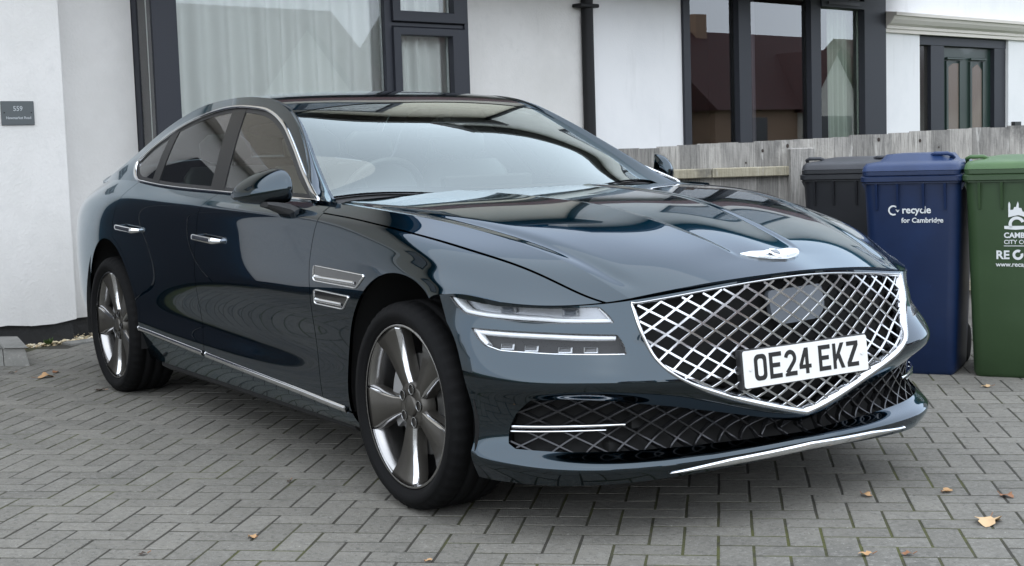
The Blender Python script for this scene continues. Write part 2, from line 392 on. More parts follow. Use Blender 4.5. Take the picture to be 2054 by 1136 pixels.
# ---------------------------------------------------------------- materials
def mat(name, col, rough=.5, metal=0, coat=0, coat_rough=.03, spec=.5, bump=None, vary=None, trans=0, alpha=1):
    m = bpy.data.materials.new(name); m.use_nodes = True; n = m.node_tree; b = n.nodes['Principled BSDF']
    b.inputs['Base Color'].default_value = (*col, 1); b.inputs['Roughness'].default_value = rough; b.inputs['Metallic'].default_value = metal
    b.inputs['Coat Weight'].default_value = coat; b.inputs['Coat Roughness'].default_value = coat_rough
    b.inputs['Specular IOR Level'].default_value = spec; b.inputs['Transmission Weight'].default_value = trans
    geo = None
    if bump or vary: geo = n.nodes.new('ShaderNodeNewGeometry')
    if vary:                       # list of (scale, colour, lo, hi): noise-mixed tints at world positions
        src = None; prev = None
        for sc, c2, lo, hi, *st in vary:
            nz = n.nodes.new('ShaderNodeTexNoise'); nz.inputs['Scale'].default_value = sc; nz.inputs['Detail'].default_value = 6; nz.inputs['Roughness'].default_value = .6
            vec = geo.outputs['Position']
            if st:
                mp = n.nodes.new('ShaderNodeMapping'); mp.inputs['Scale'].default_value = st[0]; n.links.new(vec, mp.inputs['Vector']); vec = mp.outputs[0]
            n.links.new(vec, nz.inputs['Vector'])
            rp = n.nodes.new('ShaderNodeMapRange'); rp.inputs['From Min'].default_value = lo; rp.inputs['From Max'].default_value = hi
            n.links.new(nz.outputs['Fac'], rp.inputs['Value'])
            mx = n.nodes.new('ShaderNodeMix'); mx.data_type = 'RGBA'
            if prev is None: mx.inputs[6].default_value = (*col, 1)
            else: n.links.new(prev, mx.inputs[6])
            mx.inputs[7].default_value = (*c2, 1); n.links.new(rp.outputs[0], mx.inputs[0]); prev = mx.outputs[2]
        n.links.new(prev, b.inputs['Base Color'])
    if bump:
        sc, dist, strength = bump
        nz = n.nodes.new('ShaderNodeTexNoise'); nz.inputs['Scale'].default_value = sc; nz.inputs['Detail'].default_value = 8
        n.links.new(geo.outputs['Position'], nz.inputs['Vector'])
        bp_ = n.nodes.new('ShaderNodeBump'); bp_.inputs['Distance'].default_value = dist; bp_.inputs['Strength'].default_value = strength
        n.links.new(nz.outputs['Fac'], bp_.inputs['Height']); n.links.new(bp_.outputs[0], b.inputs['Normal'])
    return m
def glass(name, tint, boost=1.0, ior=1.5, rough=0.0, tone=(1, 1, 1)):
    """thin sheet: Fresnel mix of a clear tinted pane and its reflection"""
    m = bpy.data.materials.new(name); m.use_nodes = True; n = m.node_tree; n.nodes.clear()
    o = n.nodes.new('ShaderNodeOutputMaterial'); mx = n.nodes.new('ShaderNodeMixShader')
    tr = n.nodes.new('ShaderNodeBsdfTransparent'); tr.inputs[0].default_value = (*tint, 1)
    gl = n.nodes.new('ShaderNodeBsdfGlossy'); gl.inputs['Roughness'].default_value = rough; gl.inputs['Color'].default_value = (*tone, 1)
    fr = n.nodes.new('ShaderNodeFresnel'); fr.inputs['IOR'].default_value = ior
    mu = n.nodes.new('ShaderNodeMath'); mu.operation = 'MULTIPLY'; mu.use_clamp = True; mu.inputs[1].default_value = boost
    n.links.new(fr.outputs[0], mu.inputs[0]); n.links.new(mu.outputs[0], mx.inputs[0])
    n.links.new(tr.outputs[0], mx.inputs[1]); n.links.new(gl.outputs[0], mx.inputs[2]); n.links.new(mx.outputs[0], o.inputs[0])
    return m
def block_tint(m, lo, hi):
    n = m.node_tree; b = n.nodes['Principled BSDF']; src = b.inputs['Base Color'].links[0].from_socket
    g = n.nodes.new('ShaderNodeNewGeometry'); oi = n.nodes.new('ShaderNodeObjectInfo')
    ad = n.nodes.new('ShaderNodeMath'); ad.operation = 'ADD'; fr = n.nodes.new('ShaderNodeMath'); fr.operation = 'FRACT'
    n.links.new(g.outputs['Random Per Island'], ad.inputs[0]); n.links.new(oi.outputs['Random'], ad.inputs[1]); n.links.new(ad.outputs[0], fr.inputs[0])
    mr = n.nodes.new('ShaderNodeMapRange'); mr.inputs['To Min'].default_value = lo; mr.inputs['To Max'].default_value = hi; n.links.new(fr.outputs[0], mr.inputs['Value'])
    hv = n.nodes.new('ShaderNodeHueSaturation'); n.links.new(mr.outputs[0], hv.inputs['Value']); n.links.new(src, hv.inputs['Color']); n.links.new(hv.outputs[0], b.inputs['Base Color'])
PAINT = mat('car_paint', (.010, .022, .028), .15, 1.0, 1.0, .012, .5)
PAINT.node_tree.nodes['Principled BSDF'].inputs['Coat IOR'].default_value = 1.62
PAINT.node_tree.nodes['Principled BSDF'].inputs['Specular Tint'].default_value = (.36, .54, .66, 1); PAINT.node_tree.nodes['Principled BSDF'].inputs['Specular IOR Level'].default_value = .15
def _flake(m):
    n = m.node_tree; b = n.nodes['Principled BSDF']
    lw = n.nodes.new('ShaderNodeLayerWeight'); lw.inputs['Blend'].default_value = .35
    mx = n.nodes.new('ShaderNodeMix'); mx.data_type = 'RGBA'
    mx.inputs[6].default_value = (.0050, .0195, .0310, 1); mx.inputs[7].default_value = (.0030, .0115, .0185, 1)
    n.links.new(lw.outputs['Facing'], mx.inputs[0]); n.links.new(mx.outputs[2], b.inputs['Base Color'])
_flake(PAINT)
TRIMCH = mat('grille_chrome', (.62, .63, .65), .12, 1)
EMBL = mat('badge_metal', (.86, .87, .88), .28, 1)
CHROME = mat('chrome', (.80, .81, .83), .07, 1)
SATIN = mat('satin_chrome', (.55, .56, .57), .22, 1)
GLOSSBLK = mat('gloss_black', (.006, .006, .007), .12, 0, 1, .02)
SATBLK = mat('satin_black', (.006, .006, .007), .4, spec=.3)
BLKPL = mat('black_plastic', (.012, .012, .013), .55)
DARK = mat('dark_liner', (.006, .006, .006), .85)
RUBBER = mat('tyre_rubber', (.0035, .0035, .0038), .8, spec=.18, bump=(160, .0006, .25))
GUNMET = mat('gunmetal', (.085, .079, .070), .42, .75, .12, .2)
BARREL = mat('alloy_barrel', (.36, .355, .35), .2, 1)
GRBAR = mat('grille_bar', (.60, .61, .63), .18, 1)
MACHINED = mat('machined_alloy', (.62, .62, .63), .16, 1)
DISC = mat('brake_disc', (.30, .30, .30), .35, 1)
CALIPER = mat('caliper_silver', (.42, .42, .42), .4, .6)
WGLASS = glass('windscreen_glass', (.90, .97, .94), 2.15, tone=(.92, 1, .985))
SGLASS = glass('side_glass', (.72, .82, .77), 1.1)
LENS = glass('lamp_lens', (.96, .97, .98), .55)
LAMPWHITE = mat('lamp_light_guide', (.93, .94, .95), .3, 0, .5)
LAMPGREY = mat('lamp_reflector', (.34, .35, .37), .25, .6)
LAMPDARK = mat('lamp_housing', (.010, .010, .011), .45, spec=.25)
LEATHER = mat('dark_leather', (.030, .028, .026), .5)
LINING = mat('roof_lining', (.38, .37, .34), .9)
PLATEW = mat('plate_white', (.78, .78, .76), .35, 0, .3)
PLATEB = mat('plate_black', (.012, .012, .012), .4)
RADAR = mat('radar_cover', (.11, .122, .14), .22, 0, .4, .05)
UNDER = mat('underbody', (.008, .008, .008), .9)
# ================================================================= THE SETTING
ang = math.radians(101); FE = np.array([math.cos(ang), math.sin(ang), 0]); FNn = np.array([math.sin(ang), -math.cos(ang), 0])
FO = np.array([-5.126, -.516, 0.])
fac = frame_map(FO, FE, FNn, (0, 0, 1))                  # (t along the front, off towards the street, z)
RENDER = mat('white_render', (.62, .607, .585), .9, bump=(55, .005, .5), vary=[(1.6, (.55, .54, .515), .45, .75), (14, (.575, .565, .545), .5, .75), (5, (.49, .48, .46), .60, .80, (1, 1, .15))])
RENDER2 = mat('bright_white_render', (.70, .70, .70), .9, bump=(70, .004, .4), vary=[(2.0, (.64, .645, .65), .45, .8), (6, (.59, .59, .585), .60, .82, (1, 1, .15))])
PEBBLE = mat('cream_pebbledash', (.55, .50, .42), .95, bump=(120, .006, .6), vary=[(60, (.44, .40, .33), .45, .7)])
PLINTH = mat('black_plinth', (.016, .016, .016), .6, bump=(30, .01, .5), vary=[(9, (.05, .05, .05), .55, .75)])
FRAME = mat('anthracite_frame', (.020, .022, .029), .5, spec=.35, bump=(300, .0004, .2))
TILE = mat('dark_red_tile', (.060, .017, .016), .75, bump=(40, .01, .5), vary=[(4, (.038, .014, .014), .4, .7)])
SOFFIT = mat('black_fascia', (.012, .012, .012), .4)
PANE = glass('window_pane', (.95, .97, .96), 2.0)
PANE2 = glass('dark_window_pane', (.84, .88, .86), 2.6)
CURTAIN = mat('net_curtain', (.74, .76, .74), .9, bump=(240, .001, .3))
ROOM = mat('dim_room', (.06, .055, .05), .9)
PIPE = mat('black_downpipe', (.008, .008, .009), .6, spec=.3)
CREAM = mat('cornice_paint', (.66, .62, .57), .8, bump=(40, .003, .3))
DOORG = mat('dark_green_door', (.010, .026, .020), .35, 0, .3)
BRICKC = mat('pale_brick', (.42, .36, .28), .9)
def fbox(parent, name, t0, t1, o0, o1, z0, z1, m, bev=0):
    mb = MB(); mb.box((t0, o0, z0), (t1, o1, z1), bev, fac); return mb.build(name, m, parent)
def window(parent, name, frames, panes, gm, off, depth=.07):
    """frames: (t0, t1, z0, z1, proud) bars; panes: (t0, t1, z0, z1)"""
    wdw = empty(name, (0, 0, 0), parent=parent)
    for t0, t1, z0, z1, pr in frames: fbox(wdw, 'frame', t0, t1, off-depth, off+pr, z0, z1, FRAME, .006)
    for t0, t1, z0, z1 in panes:
        V = [fac((t0, off-.03, z0)), fac((t1, off-.03, z0)), fac((t1, off-.03, z1)), fac((t0, off-.03, z1))]
        obj('pane', V, [(0, 1, 2, 3)], gm, wdw)
        for a, b in ((t0, t0+.007), (t1-.007, t1)): fbox(wdw, 'spacer', a, b, off-.06, off-.034, z0, z1, SATIN)
    return wdw
# ---- left house
hA = empty('house', tuple(FO), label='white rendered house with grey framed bay window behind the car', cat='house')
hA.location = (0, 0, 0)
mb = MB()
tt_ = np.linspace(-9, .02, 60); bot = .145+.012*np.sin(tt_*9)+.006*np.sin(tt_*23)
V = []; F = []
for i, t in enumerate(tt_):
    for o in (0, -.5):
        V.append(fac((t, o, bot[i]))); V.append(fac((t, o, 2.62)))
for i in range(len(tt_)-1):
    a, b = i*4, i*4+4; F += [(a, b, b+1, a+1), (a+2, a+3, b+3, b+2), (a, a+2, b+2, b)]
F += [(0, 1, 3, 2), (len(V)-4, len(V)-2, len(V)-1, len(V)-3)]
obj('wall', V, F, RENDER, hA)
fbox(hA, 'plinth', -9, .005, -.5, -.025, -.05, .17, PLINTH)
fbox(hA, 'wall', .02, .668, -.55, -.25, .125, 2.62, RENDER)
fbox(hA, 'plinth', .005, 5.1, -.55, -.275, -.05, .15, PLINTH)
fbox(hA, 'wall', .668, 3.50, -.20, -.02, .16, .72, RENDER)
fbox(hA, 'wall', 3.505, 5.12, -.55, -.25, .125, 2.62, RENDER)
fbox(hA, 'window_sill', .66, 3.53, -.25, .035, .72, .76, FRAME, .006)
ZB, ZT = .76, 2.60
window(hA, 'bay_window', [(.682,.868,ZB,ZT,0),(2.657,2.722,ZB,ZT,0),(3.463,3.50,ZB,ZT,.01),(.868,2.657,ZB,ZB+.06,0),(.868,2.657,ZT-.06,ZT,0),
    (2.724,2.795,ZB+.06,2.092,.022),(3.325,3.461,ZB+.06,2.092,.022),(2.795,3.325,ZB+.06,ZB+.14,.022),(2.795,3.325,2.03,2.092,.022),(2.724,3.461,ZB,ZB+.06,0),
    (2.724,3.461,2.094,2.13,-.004),(2.724,2.799,2.132,ZT,.022),(3.345,3.461,2.132,ZT,.022),(2.799,3.345,2.132,2.215,.022)],
    [(.868,2.657,ZB+.06,ZT-.06),(2.795,3.325,ZB+.14,2.03),(2.799,3.345,2.215,ZT-.02)], PANE, 0)
sp = empty('side_window', (0, 0, 0), parent=hA)
fbox(sp, 'frame', .672, .690, -.25, -.19, ZB, ZT, FRAME, .004)
V = [fac((.679, -.19, ZB)), fac((.679, -.02, ZB)), fac((.679, -.02, ZT)), fac((.679, -.19, ZT))]; obj('pane', V, [(0, 1, 2, 3)], PANE, sp)
fbox(hA, 'reveal', 3.502, 3.520, -.25, -.06, ZB, 2.62, RENDER2)  # brighter render puts the light on this strip into its colour
fbox(hA, 'bay_head', .60, 3.60, -.25, .06, 2.60, 2.70, SOFFIT)
fbox(hA, 'room', .72, 3.46, -2.2, -2.1, .5, 2.6, ROOM)
fbox(hA, 'room_floor', .72, 3.46, -2.2, -.25, .60, .70, ROOM)
def curtain(t0, t1, off, z0, z1, label, amp=.03, lam=.16, m=CURTAIN, seed=0, parent=None, group=None):
    r = random.Random(seed); n = int((t1-t0)/.012); V = []; ph = [r.uniform(0, 6.28) for _ in range(3)]
    for i in range(n+1):
        t = t0+(t1-t0)*i/n
        w1 = amp*math.sin(2*math.pi*t/lam+ph[0]+1.3*math.sin(t*5+ph[1]))+amp*.5*math.sin(2*math.pi*t/(lam*2.7)+ph[2])
        for k, z in enumerate((z0, (z0+z1)/2, z1)): V.append(fac((t+.012*math.sin(t*9+k)*(1-k/2), off+w1*(1.15-.2*k), z)))
    F = [(i*3+k, i*3+3+k, i*3+4+k, i*3+1+k) for i in range(n) for k in range(2)]
    return obj('curtain', V, F, m, parent, smooth=True, label=label, cat='curtain', group=group)
curtain(.72, 2.72, -.14, .75, 2.62, 'pale net curtain hanging in the large pane of the bay window', seed=3)
curtain(2.74, 3.44, -.14, .75, 2.62, 'pale net curtain behind the small opening sash beside the downpipe wall', seed=5, lam=.12)
# pent roof, upper storey, eaves and roof (mirrored in the car's bonnet and roof)
def upper(parent, t0, t1, m, wins, ph=(0, 4), EZ=4.24):
    mb = MB(); a = ph
    V = [fac((a[0], .42, 2.64)), fac((a[1], .42, 2.64)), fac((a[1], -.27, 3.26)), fac((a[0], -.27, 3.26)), fac((a[0], .42, 2.70)), fac((a[1], .42, 2.70)), fac((a[1], -.27, 3.32)), fac((a[0], -.27, 3.32))]
    obj('pent_roof', V, [(0,3,2,1),(4,5,6,7),(0,1,5,4),(1,2,6,5),(2,3,7,6),(3,0,4,7)], TILE, parent)
    fbox(parent, 'upper_wall', t0, t1, -.60, -.26, 2.63, EZ-.14, m)
    for (w0, w1) in wins:
        window(parent, 'upper_window', [(w0,w0+.08,3.6,4.85,.0),(w1-.08,w1,3.6,4.85,.0),(w0+.08,w1-.08,3.6,3.68,0),(w0+.08,w1-.08,4.77,4.85,0),((w0+w1)/2-.05,(w0+w1)/2+.05,3.68,4.77,.0)],
               [(w0+.08,(w0+w1)/2-.05,3.68,4.77),((w0+w1)/2+.05,w1-.08,3.68,4.77)], PANE2, -.20)
        fbox(parent, 'window_recess', w0, w1, -.30, -.256, 3.6, 4.85, ROOM)
    fbox(parent, 'eaves', t0-.1, t1+.1, -.60, .28, EZ-.14, EZ, SOFFIT)
    V = [fac((t0-.1, .30, EZ-.005)), fac((t1+.1, .30, EZ-.005)), fac((t1+.1, -4.5, EZ+.5)), fac((t0-.1, -4.5, EZ+.5)), fac((t0-.1, -9.3, EZ-.005)), fac((t1+.1, -9.3, EZ-.005))]
    obj('roof', V, [(0, 1, 2, 3), (3, 2, 5, 4), (0, 3, 4), (1, 5, 2)], TILE, parent)
    fbox(parent, 'rear_wall', t0, t1, -9, -8.8, 0, EZ-.14, m)
upper(hA, -9, 5.12, PEBBLE, [(1.0, 3.3), (-6.2, -4.0)], (.3, 5.12), 5.5)
fbox(hA, 'string_course', -9, .02, -.02, .10, 2.38, 2.56, CREAM, .02)
gd = empty('side_door', (0, 0, 0), parent=hA)
for k in range(3): fbox(gd, 'panel', -1.98+k*.38, -1.98+k*.38+.37, .0, .028, .04, 2.15, FRAME, .006)
fbox(hA, 'meter_box', -3.4, -2.95, .0, .12, .55, 1.15, RENDER2, .01)
# ---- right house
hB = empty('house', (0, 0, 0), label='bright white house with three pane window and dark green front door', cat='house')
fbox(hB, 'wall', 5.125, 6.494, -.6, -.25, -.05, 2.95, RENDER2)
fbox(hB, 'wall', 6.494, 10.07, -.6, -.27, -.05, .86, RENDER2)
fbox(hB, 'wall', 10.07, 10.875, -.6, -.25, -.05, 2.30, RENDER2)
fbox(hB, 'wall', 13.05, 20, -.6, -.25, -.05, 2.30, RENDER2)
fbox(hB, 'wall', 10.07, 20, -.6, -.2505, 2.303, 2.95, RENDER2)
z0, z1 = .88, 2.93
window(hB, 'window', [(6.494,6.592,z0,z1,.03),(7.36,7.56,z0,z1,.03),(8.62,8.80,z0,z1,.03),(9.63,10.07,z0,z1,.045),(6.592,7.36,z0,z0+.07,.03),(7.56,8.62,z0,z0+.07,.03),(8.8,9.63,z0,z0+.07,.03),
    (6.592,7.36,2.87,z1,.03),(7.56,8.62,2.87,z1,.03),(8.80,9.63,2.525,2.62,.045),(8.80,9.63,2.87,z1,.03)],
    [(6.592,7.36,z0+.07,2.87),(7.56,8.62,z0+.07,2.87),(8.80,9.63,z0+.07,2.525),(8.80,9.63,2.62,2.87)], PANE2, -.25)
fbox(hB, 'trickle_vent', 8.92, 9.52, -.22, -.195, 2.56, 2.59, SOFFIT)
fbox(hB, 'room', 6.2, 10.4, -3.0, -2.9, .3, 2.95, ROOM); fbox(hB, 'room_side', 6.2, 6.3, -3.0, -.6, .3, 2.95, ROOM); fbox(hB, 'room_side', 10.3, 10.4, -3.0, -.6, .3, 2.95, ROOM)
fbox(hB, 'room_floor', 6.2, 10.4, -3.0, -.6, .3, .4, ROOM); fbox(hB, 'room_ceiling', 6.2, 10.4, -3.0, -.6, 2.95, 3.0, ROOM)
curtain(9.18, 9.80, -.42, .8, 2.9, 'pale curtain drawn at the right edge of the white house window', amp=.025, lam=.1, m=mat('pale_curtain', (.58, .63, .55), .9), seed=9)
curtain(7.62, 7.95, -.46, .8, 2.9, 'grey purple curtain in the middle pane of the white house window', amp=.03, lam=.1, m=mat('mauve_curtain', (.20, .17, .20), .9), seed=12)
upper(hB, 5.125, 20, RENDER, [(6.8, 9.8), (14, 16.5)], (5.125, 10.3), 6.6)
# cornice
rings = []
for t in (10.075, 20.0):
    prof = [(-.25,2.30),(-.215,2.30),(-.21,2.335),(-.195,2.345),(-.19,2.375),(-.15,2.40),(-.115,2.44),(-.10,2.475),(-.075,2.48),(-.07,2.515),(-.25,2.535)]
    rings.append([fac((t, o, z)) for o, z in prof])
mb = MB(); mb.loft(rings, smooth=False); mb.build('cornice', CREAM, hB)
# door set
dr = empty('front_door', (0, 0, 0), parent=hB)
for a in ((10.885,10.905,.12,2.24),(11.19,11.50,.12,2.24),(12.75,13.04,.12,2.24)): fbox(dr, 'frame', a[0], a[1], -.36, -.285, a[2], a[3], FRAME, .006)
fbox(dr, 'frame', 10.885, 13.04, -.36, -.28, 2.185, 2.295, FRAME, .006)
fbox(dr, 'door_leaf', 11.50, 12.75, -.40, -.34, .12, 2.185, DOORG, .004)
V = [fac((10.905,-.33,.12)), fac((11.19,-.33,.12)), fac((11.19,-.33,2.185)), fac((10.905,-.33,2.185))]; obj('side_light', V, [(0,1,2,3)], mat('smoked_light', (.025, .024, .022), .12), dr)
fbox(dr, 'side_light_back', 10.905, 11.19, -.60, -.55, .12, 2.185, ROOM)
GLZ = mat('blind_glazing', (.13, .10, .08), .25, 0, .8)
for c in (11.80, 12.38):
    L = [(c-.13, .9), (c+.13, .9), (c+.13, 1.92), (c+.02, 1.99), (c-.13, 1.93)] if c > 12 else [(c-.13, .9), (c+.13, .9), (c+.13, 1.99), (c-.0, 1.99), (c-.13, 1.94)]
    V, F = poly_curve([L], .01); obj('glazing', [fac((a, -.336+d, b)) for a, b, d in V], F, GLZ, dr)
    fbox(dr, 'door_moulding', c-.19, c+.20, -.34, -.30, 2.03, 2.06, DOORG, .006)
    for sg in (-1, 1): fbox(dr, 'door_moulding', c+sg*.16-.022, c+sg*.16+.022, -.34, -.318, .9, 2.02, DOORG, .006)
fbox(hB, 'wall_lamp_box', 13.13, 13.30, -.25, -.20, 1.20, 1.265, SOFFIT, .004)
# ---- downpipe between the houses
dp = MB(); dp.tube([fac((5.13, -.205, -.02)), fac((5.13, -.205, 1.2)), fac((5.13, -.205, 2.45)), fac((5.13, -.205, 5.36))], .055, 14)
dpo = dp.build('downpipe', PIPE, label='black downpipe between the two white houses', cat='pipe')
fbox(dpo, 'bracket', 4.985, 5.215, -.245, -.135, 2.352, 2.385, PIPE, .005)
fbox(dpo, 'bracket', 4.985, 5.215, -.245, -.135, .6, .635, PIPE, .005)
# ---- house name sign
sg = MB(); sg.box((-.395, 0, 1.387), (-.184, .010, 1.534), .002, fac)
SLATE = mat('grey_slate', (.075, .085, .088), .55, bump=(200, .0008, .3)); GREYT = mat('grey_lettering', (.36, .38, .39), .6)
sgo = sg.build('house_sign', SLATE, label='small grey slate house number sign on the white wall', cat='sign')
V, F = text_curve('559', .042, .0008, bold=.0006); obj('sign_lettering', [fac((-.289+a, .0108+d, 1.474+b)) for a, b, d in V], F, GREYT, sgo)
V, F = text_curve('Newmarket Road', .0225, .0008, bold=.0005); obj('sign_lettering', [fac((-.287+a, .0108+d, 1.424+b)) for a, b, d in V], F, GREYT, sgo)
for t in (-.378, -.203): V, F = lathe([(0, .0001), (.0015, .005)], 10, 'z'); obj('sign_screw', [fac((t+a, .0105+c, 1.463+b)) for a, b, c in V], F, PLATEB, sgo)
# ---- paved drive: herringbone blocks
SAND = mat('mossy_joint', (.034, .031, .024), .95, bump=(60, .01, .6), vary=[(1.3, (.058, .062, .014), .46, .60), (9, (.022, .020, .014), .50, .72)])
PAVER = mat('grey_block', (.140, .133, .115), .9, bump=(200, .003, .9), vary=[(6.5, (.172, .163, .141), .35, .65), (1.1, (.108, .104, .092), .48, .72), (34, (.185, .178, .16), .50, .70), (47, (.085, .082, .073), .52, .72), (95, (.27, .262, .24), .60, .70), (80, (.06, .058, .052), .60, .72), (210, (.25, .246, .235), .60, .78), (120, (.065, .064, .058), .58, .80)])
pa = math.radians(138.5); E1 = np.array([math.cos(pa), math.sin(pa)]); E2 = np.array([-math.sin(pa), math.cos(pa)])
pav = obj('paving', [(-14, -14, -.0010), (9, -14, -.0010), (9, 10, -.0010), (-14, 10, -.0010)], [(0, 1, 2, 3)], SAND, kind='structure')
def block_mesh(l, w):
    mb = MB(); a, b = l/2-.0044, w/2-.0044; e = .0022
    V = []
    for z, d in ((-.04, 0), (-.0009, 0), (0, e)):
        V += [(-a+d, -b+d, z), (a-d, -b+d, z), (a-d, b-d, z), (-a+d, b-d, z)]
    F = [(8, 9, 10, 11)]
    for k in range(2):
        for j in range(4): F.append((k*4+j, k*4+(j+1) % 4, k*4+4+(j+1) % 4, k*4+4+j))
    return V, F
block_tint(PAVER, .92, 1.12)
BV, BF = block_mesh(.2, .1); bme = mesh_data('brick', BV, BF, PAVER)
def cpix(p):
    q = np.array(p)-CAM_POS; d = q@_d
    return (1027+CAM_F*(q@_r)/d, 568-CAM_F*(q@_u)/d, d) if d > .3 else (0, 0, -1)
cand = []
for ix in range(-110, 110):
    for iy in range(-110, 110):
        c = (ix-iy) % 4
        if c == 0: ctr = ((ix+1)*.1, (iy+.5)*.1); r = 0
        elif c == 3: ctr = ((ix+.5)*.1, (iy+1)*.1); r = 1
        else: continue
        w = E1*ctr[0]+E2*ctr[1]; x, y = w
        loc = np.array([x, y, 0])-FO; off = loc@FNn; t_ = loc@FE
        if off < (.16 if t_ < .05 else .0): continue
        if x > 4.2 or y < -4.5 or y > 6.5: continue
        px, py, d = cpix((x, y, 0))
        vis = d > 0 and -60 < px < 2114 and -40 < py < 1180
        under = (-3.9 < x < .75 and abs(y) < .78)
        cand.append((x, y, r, vis and not under, d))
order = sorted([c for c in cand if c[3]], key=lambda c: c[4])
near = {(c[0], c[1]) for c in order[:300]}
AV = []; AF = []
rb = random.Random(4)
for x, y, r, vis, d in cand:
    a = pa+(math.pi/2 if r else 0)+rb.gauss(0, .006); dz = rb.uniform(.0002, .0013); tx_, ty_ = rb.gauss(0, .0022), rb.gauss(0, .0026)
    if (x, y) in near:
        o = bpy.data.objects.new('brick', bme); COL.objects.link(o); o.parent = pav; o.location = (x, y, dz); o.rotation_euler = (tx_, ty_, a)
    else:
        ca, sa = math.cos(a), math.sin(a); n0 = len(AV)
        for vx, vy, vz in BV: AV.append((x+ca*vx-sa*vy, y+sa*vx+ca*vy, vz+dz+tx_*vy-ty_*vx))
        AF += [tuple(i+n0 for i in f) for f in BF]
fb = obj('brick_field', AV, AF, PAVER, pav, kind='stuff')
# ground beyond: road, far pavement, verge
ASPH = mat('asphalt', (.055, .055, .057), .9, bump=(90, .006, .5), vary=[(2, (.075, .075, .075), .4, .7)])
SLAB = mat('pavement_slab', (.22, .215, .20), .9, bump=(60, .004, .4)); GRASS = mat('rough_lawn', (.045, .075, .02), .95, bump=(40, .03, .8))
obj('ground', [(-150, -150, -.035), (150, -150, -.035), (150, 150, -.035), (-150, 150, -.035)], [(0, 1, 2, 3)], GRASS, kind='structure')
def strip(name, o0, o1, z, m):
    obj(name, [fac((-120, o0, z)), fac((140, o0, z)), fac((140, o1, z)), fac((-120, o1, z))], [(0, 1, 2, 3)], m, kind='structure')
strip('pavement', 10.6, 13.2, -.006, SLAB); strip('road', 13.35, 23.5, -.03, ASPH); strip('far_pavement', 23.7, 26, -.006, SLAB)
for nm, o in (('kerb', 13.2), ('far_kerb', 23.55)):
    mb = MB(); mb.box((-120, o, -.05), (140, o+.14, .0), .0, fac); mb.build(nm, mat(nm+'_stone', (.28, .27, .25), .9), kind='structure')
# ---- edge stones, step and gravel at the house foot
STONE = mat('concrete_edging', (.20, .195, .18), .9, bump=(90, .004, .5), vary=[(7, (.14, .14, .128), .4, .7), (60, (.26, .255, .24), .55, .75)])
edg = empty('edging', (0, 0, 0), label='row of pale concrete edging stones along the house foot', cat='edging')
for k in range(9):
    t0 = -.10+k*.46; mb = MB(); mb.box((t0, .02+.0*k, -.04), (t0+.45, .13, .018+.004*(k % 2)), .006, fac); mb.build('edging_stone', STONE, edg)
stp = empty('step', (0, 0, 0), label='raised concrete kerb step at the left edge by the white wall', cat='step')
sA = np.array([-4.255, -1.02, 0]); su = np.array([-.69, -.724, 0]); sv2 = np.array([-.989, .149, 0])
for u0_, u1_ in ((.0, .165), (.17, .70), (.705, 1.3)):
    Lw = lambda v: tuple(sA+su*(v[0]+(.03 if (v[2] > .05 and v[0] < .01) else 0))+sv2*(v[1]+(.035 if (v[2] > .05 and v[1] < .01) else 0))+np.array([0, 0, v[2]]))
    mb = MB(); mb.box((u0_, 0, -.04), (u1_, .62, .105), .008, Lw); mb.build('kerb_block', STONE, stp)
PEBB = [mat('pebble_%d' % i, c, .8) for i, c in enumerate(((.55, .46, .30), (.62, .56, .44), (.40, .31, .18)))]
gv = MB(); rg = random.Random(5)
for _ in range(1100):
    t, o = rg.uniform(-.5, 2.2), rg.uniform(-.26, .02)
    if t < 0 and o < -.03: o = rg.uniform(-.02, .02)
    c = fac((t, o, rg.uniform(-.005, .022))); r = rg.uniform(.006, .014); a = rg.uniform(0, 3.14)
    P = [(1,0,0),(-1,0,0),(0,1,0),(0,-1,0),(0,0,.7),(0,0,-.7)]; ca, sa = math.cos(a), math.sin(a)
    V = [(c[0]+r*(ca*x*1.3-sa*y), c[1]+r*(sa*x*1.3+ca*y), c[2]+r*z+r*.4*(x*.3)) for x, y, z in P]
    gv.add(V, [(0,2,4),(2,1,4),(1,3,4),(3,0,4),(2,0,5),(1,2,5),(3,1,5),(0,3,5)], False, rg.choice((0, 0, 1, 2)))
gv.build('gravel', PEBB, label='strip of yellow gravel at the foot of the white house wall', cat='gravel', kind='stuff')
fbox(None, 'gravel_bed', -.3, 5, -.28, .02, -.03, -.004, mat('gravel_bed', (.25, .21, .14), .95))['kind'] = 'structure'
# small weed at the plinth
wd_ = MB(); rg = random.Random(2)
for k in range(26):
    a = rg.uniform(0, 6.28); L = rg.uniform(.02, .055); c = np.array(fac((-.19+rg.uniform(-.02, .02), .012, .01))); d = np.array([math.cos(a)*.5, math.sin(a)*.5, .8]); s_ = np.array([-math.sin(a), math.cos(a), 0])*.006
    p1 = c+d*L; p0 = c+d*L*.5; wd_.add([tuple(c), tuple(p0+s_), tuple(p1), tuple(p0-s_)], [(0, 1, 2, 3)])
wd_.build('weed', mat('weed_green', (.05, .09, .02), .7), label='tiny green weed growing at the black plinth', cat='weed')
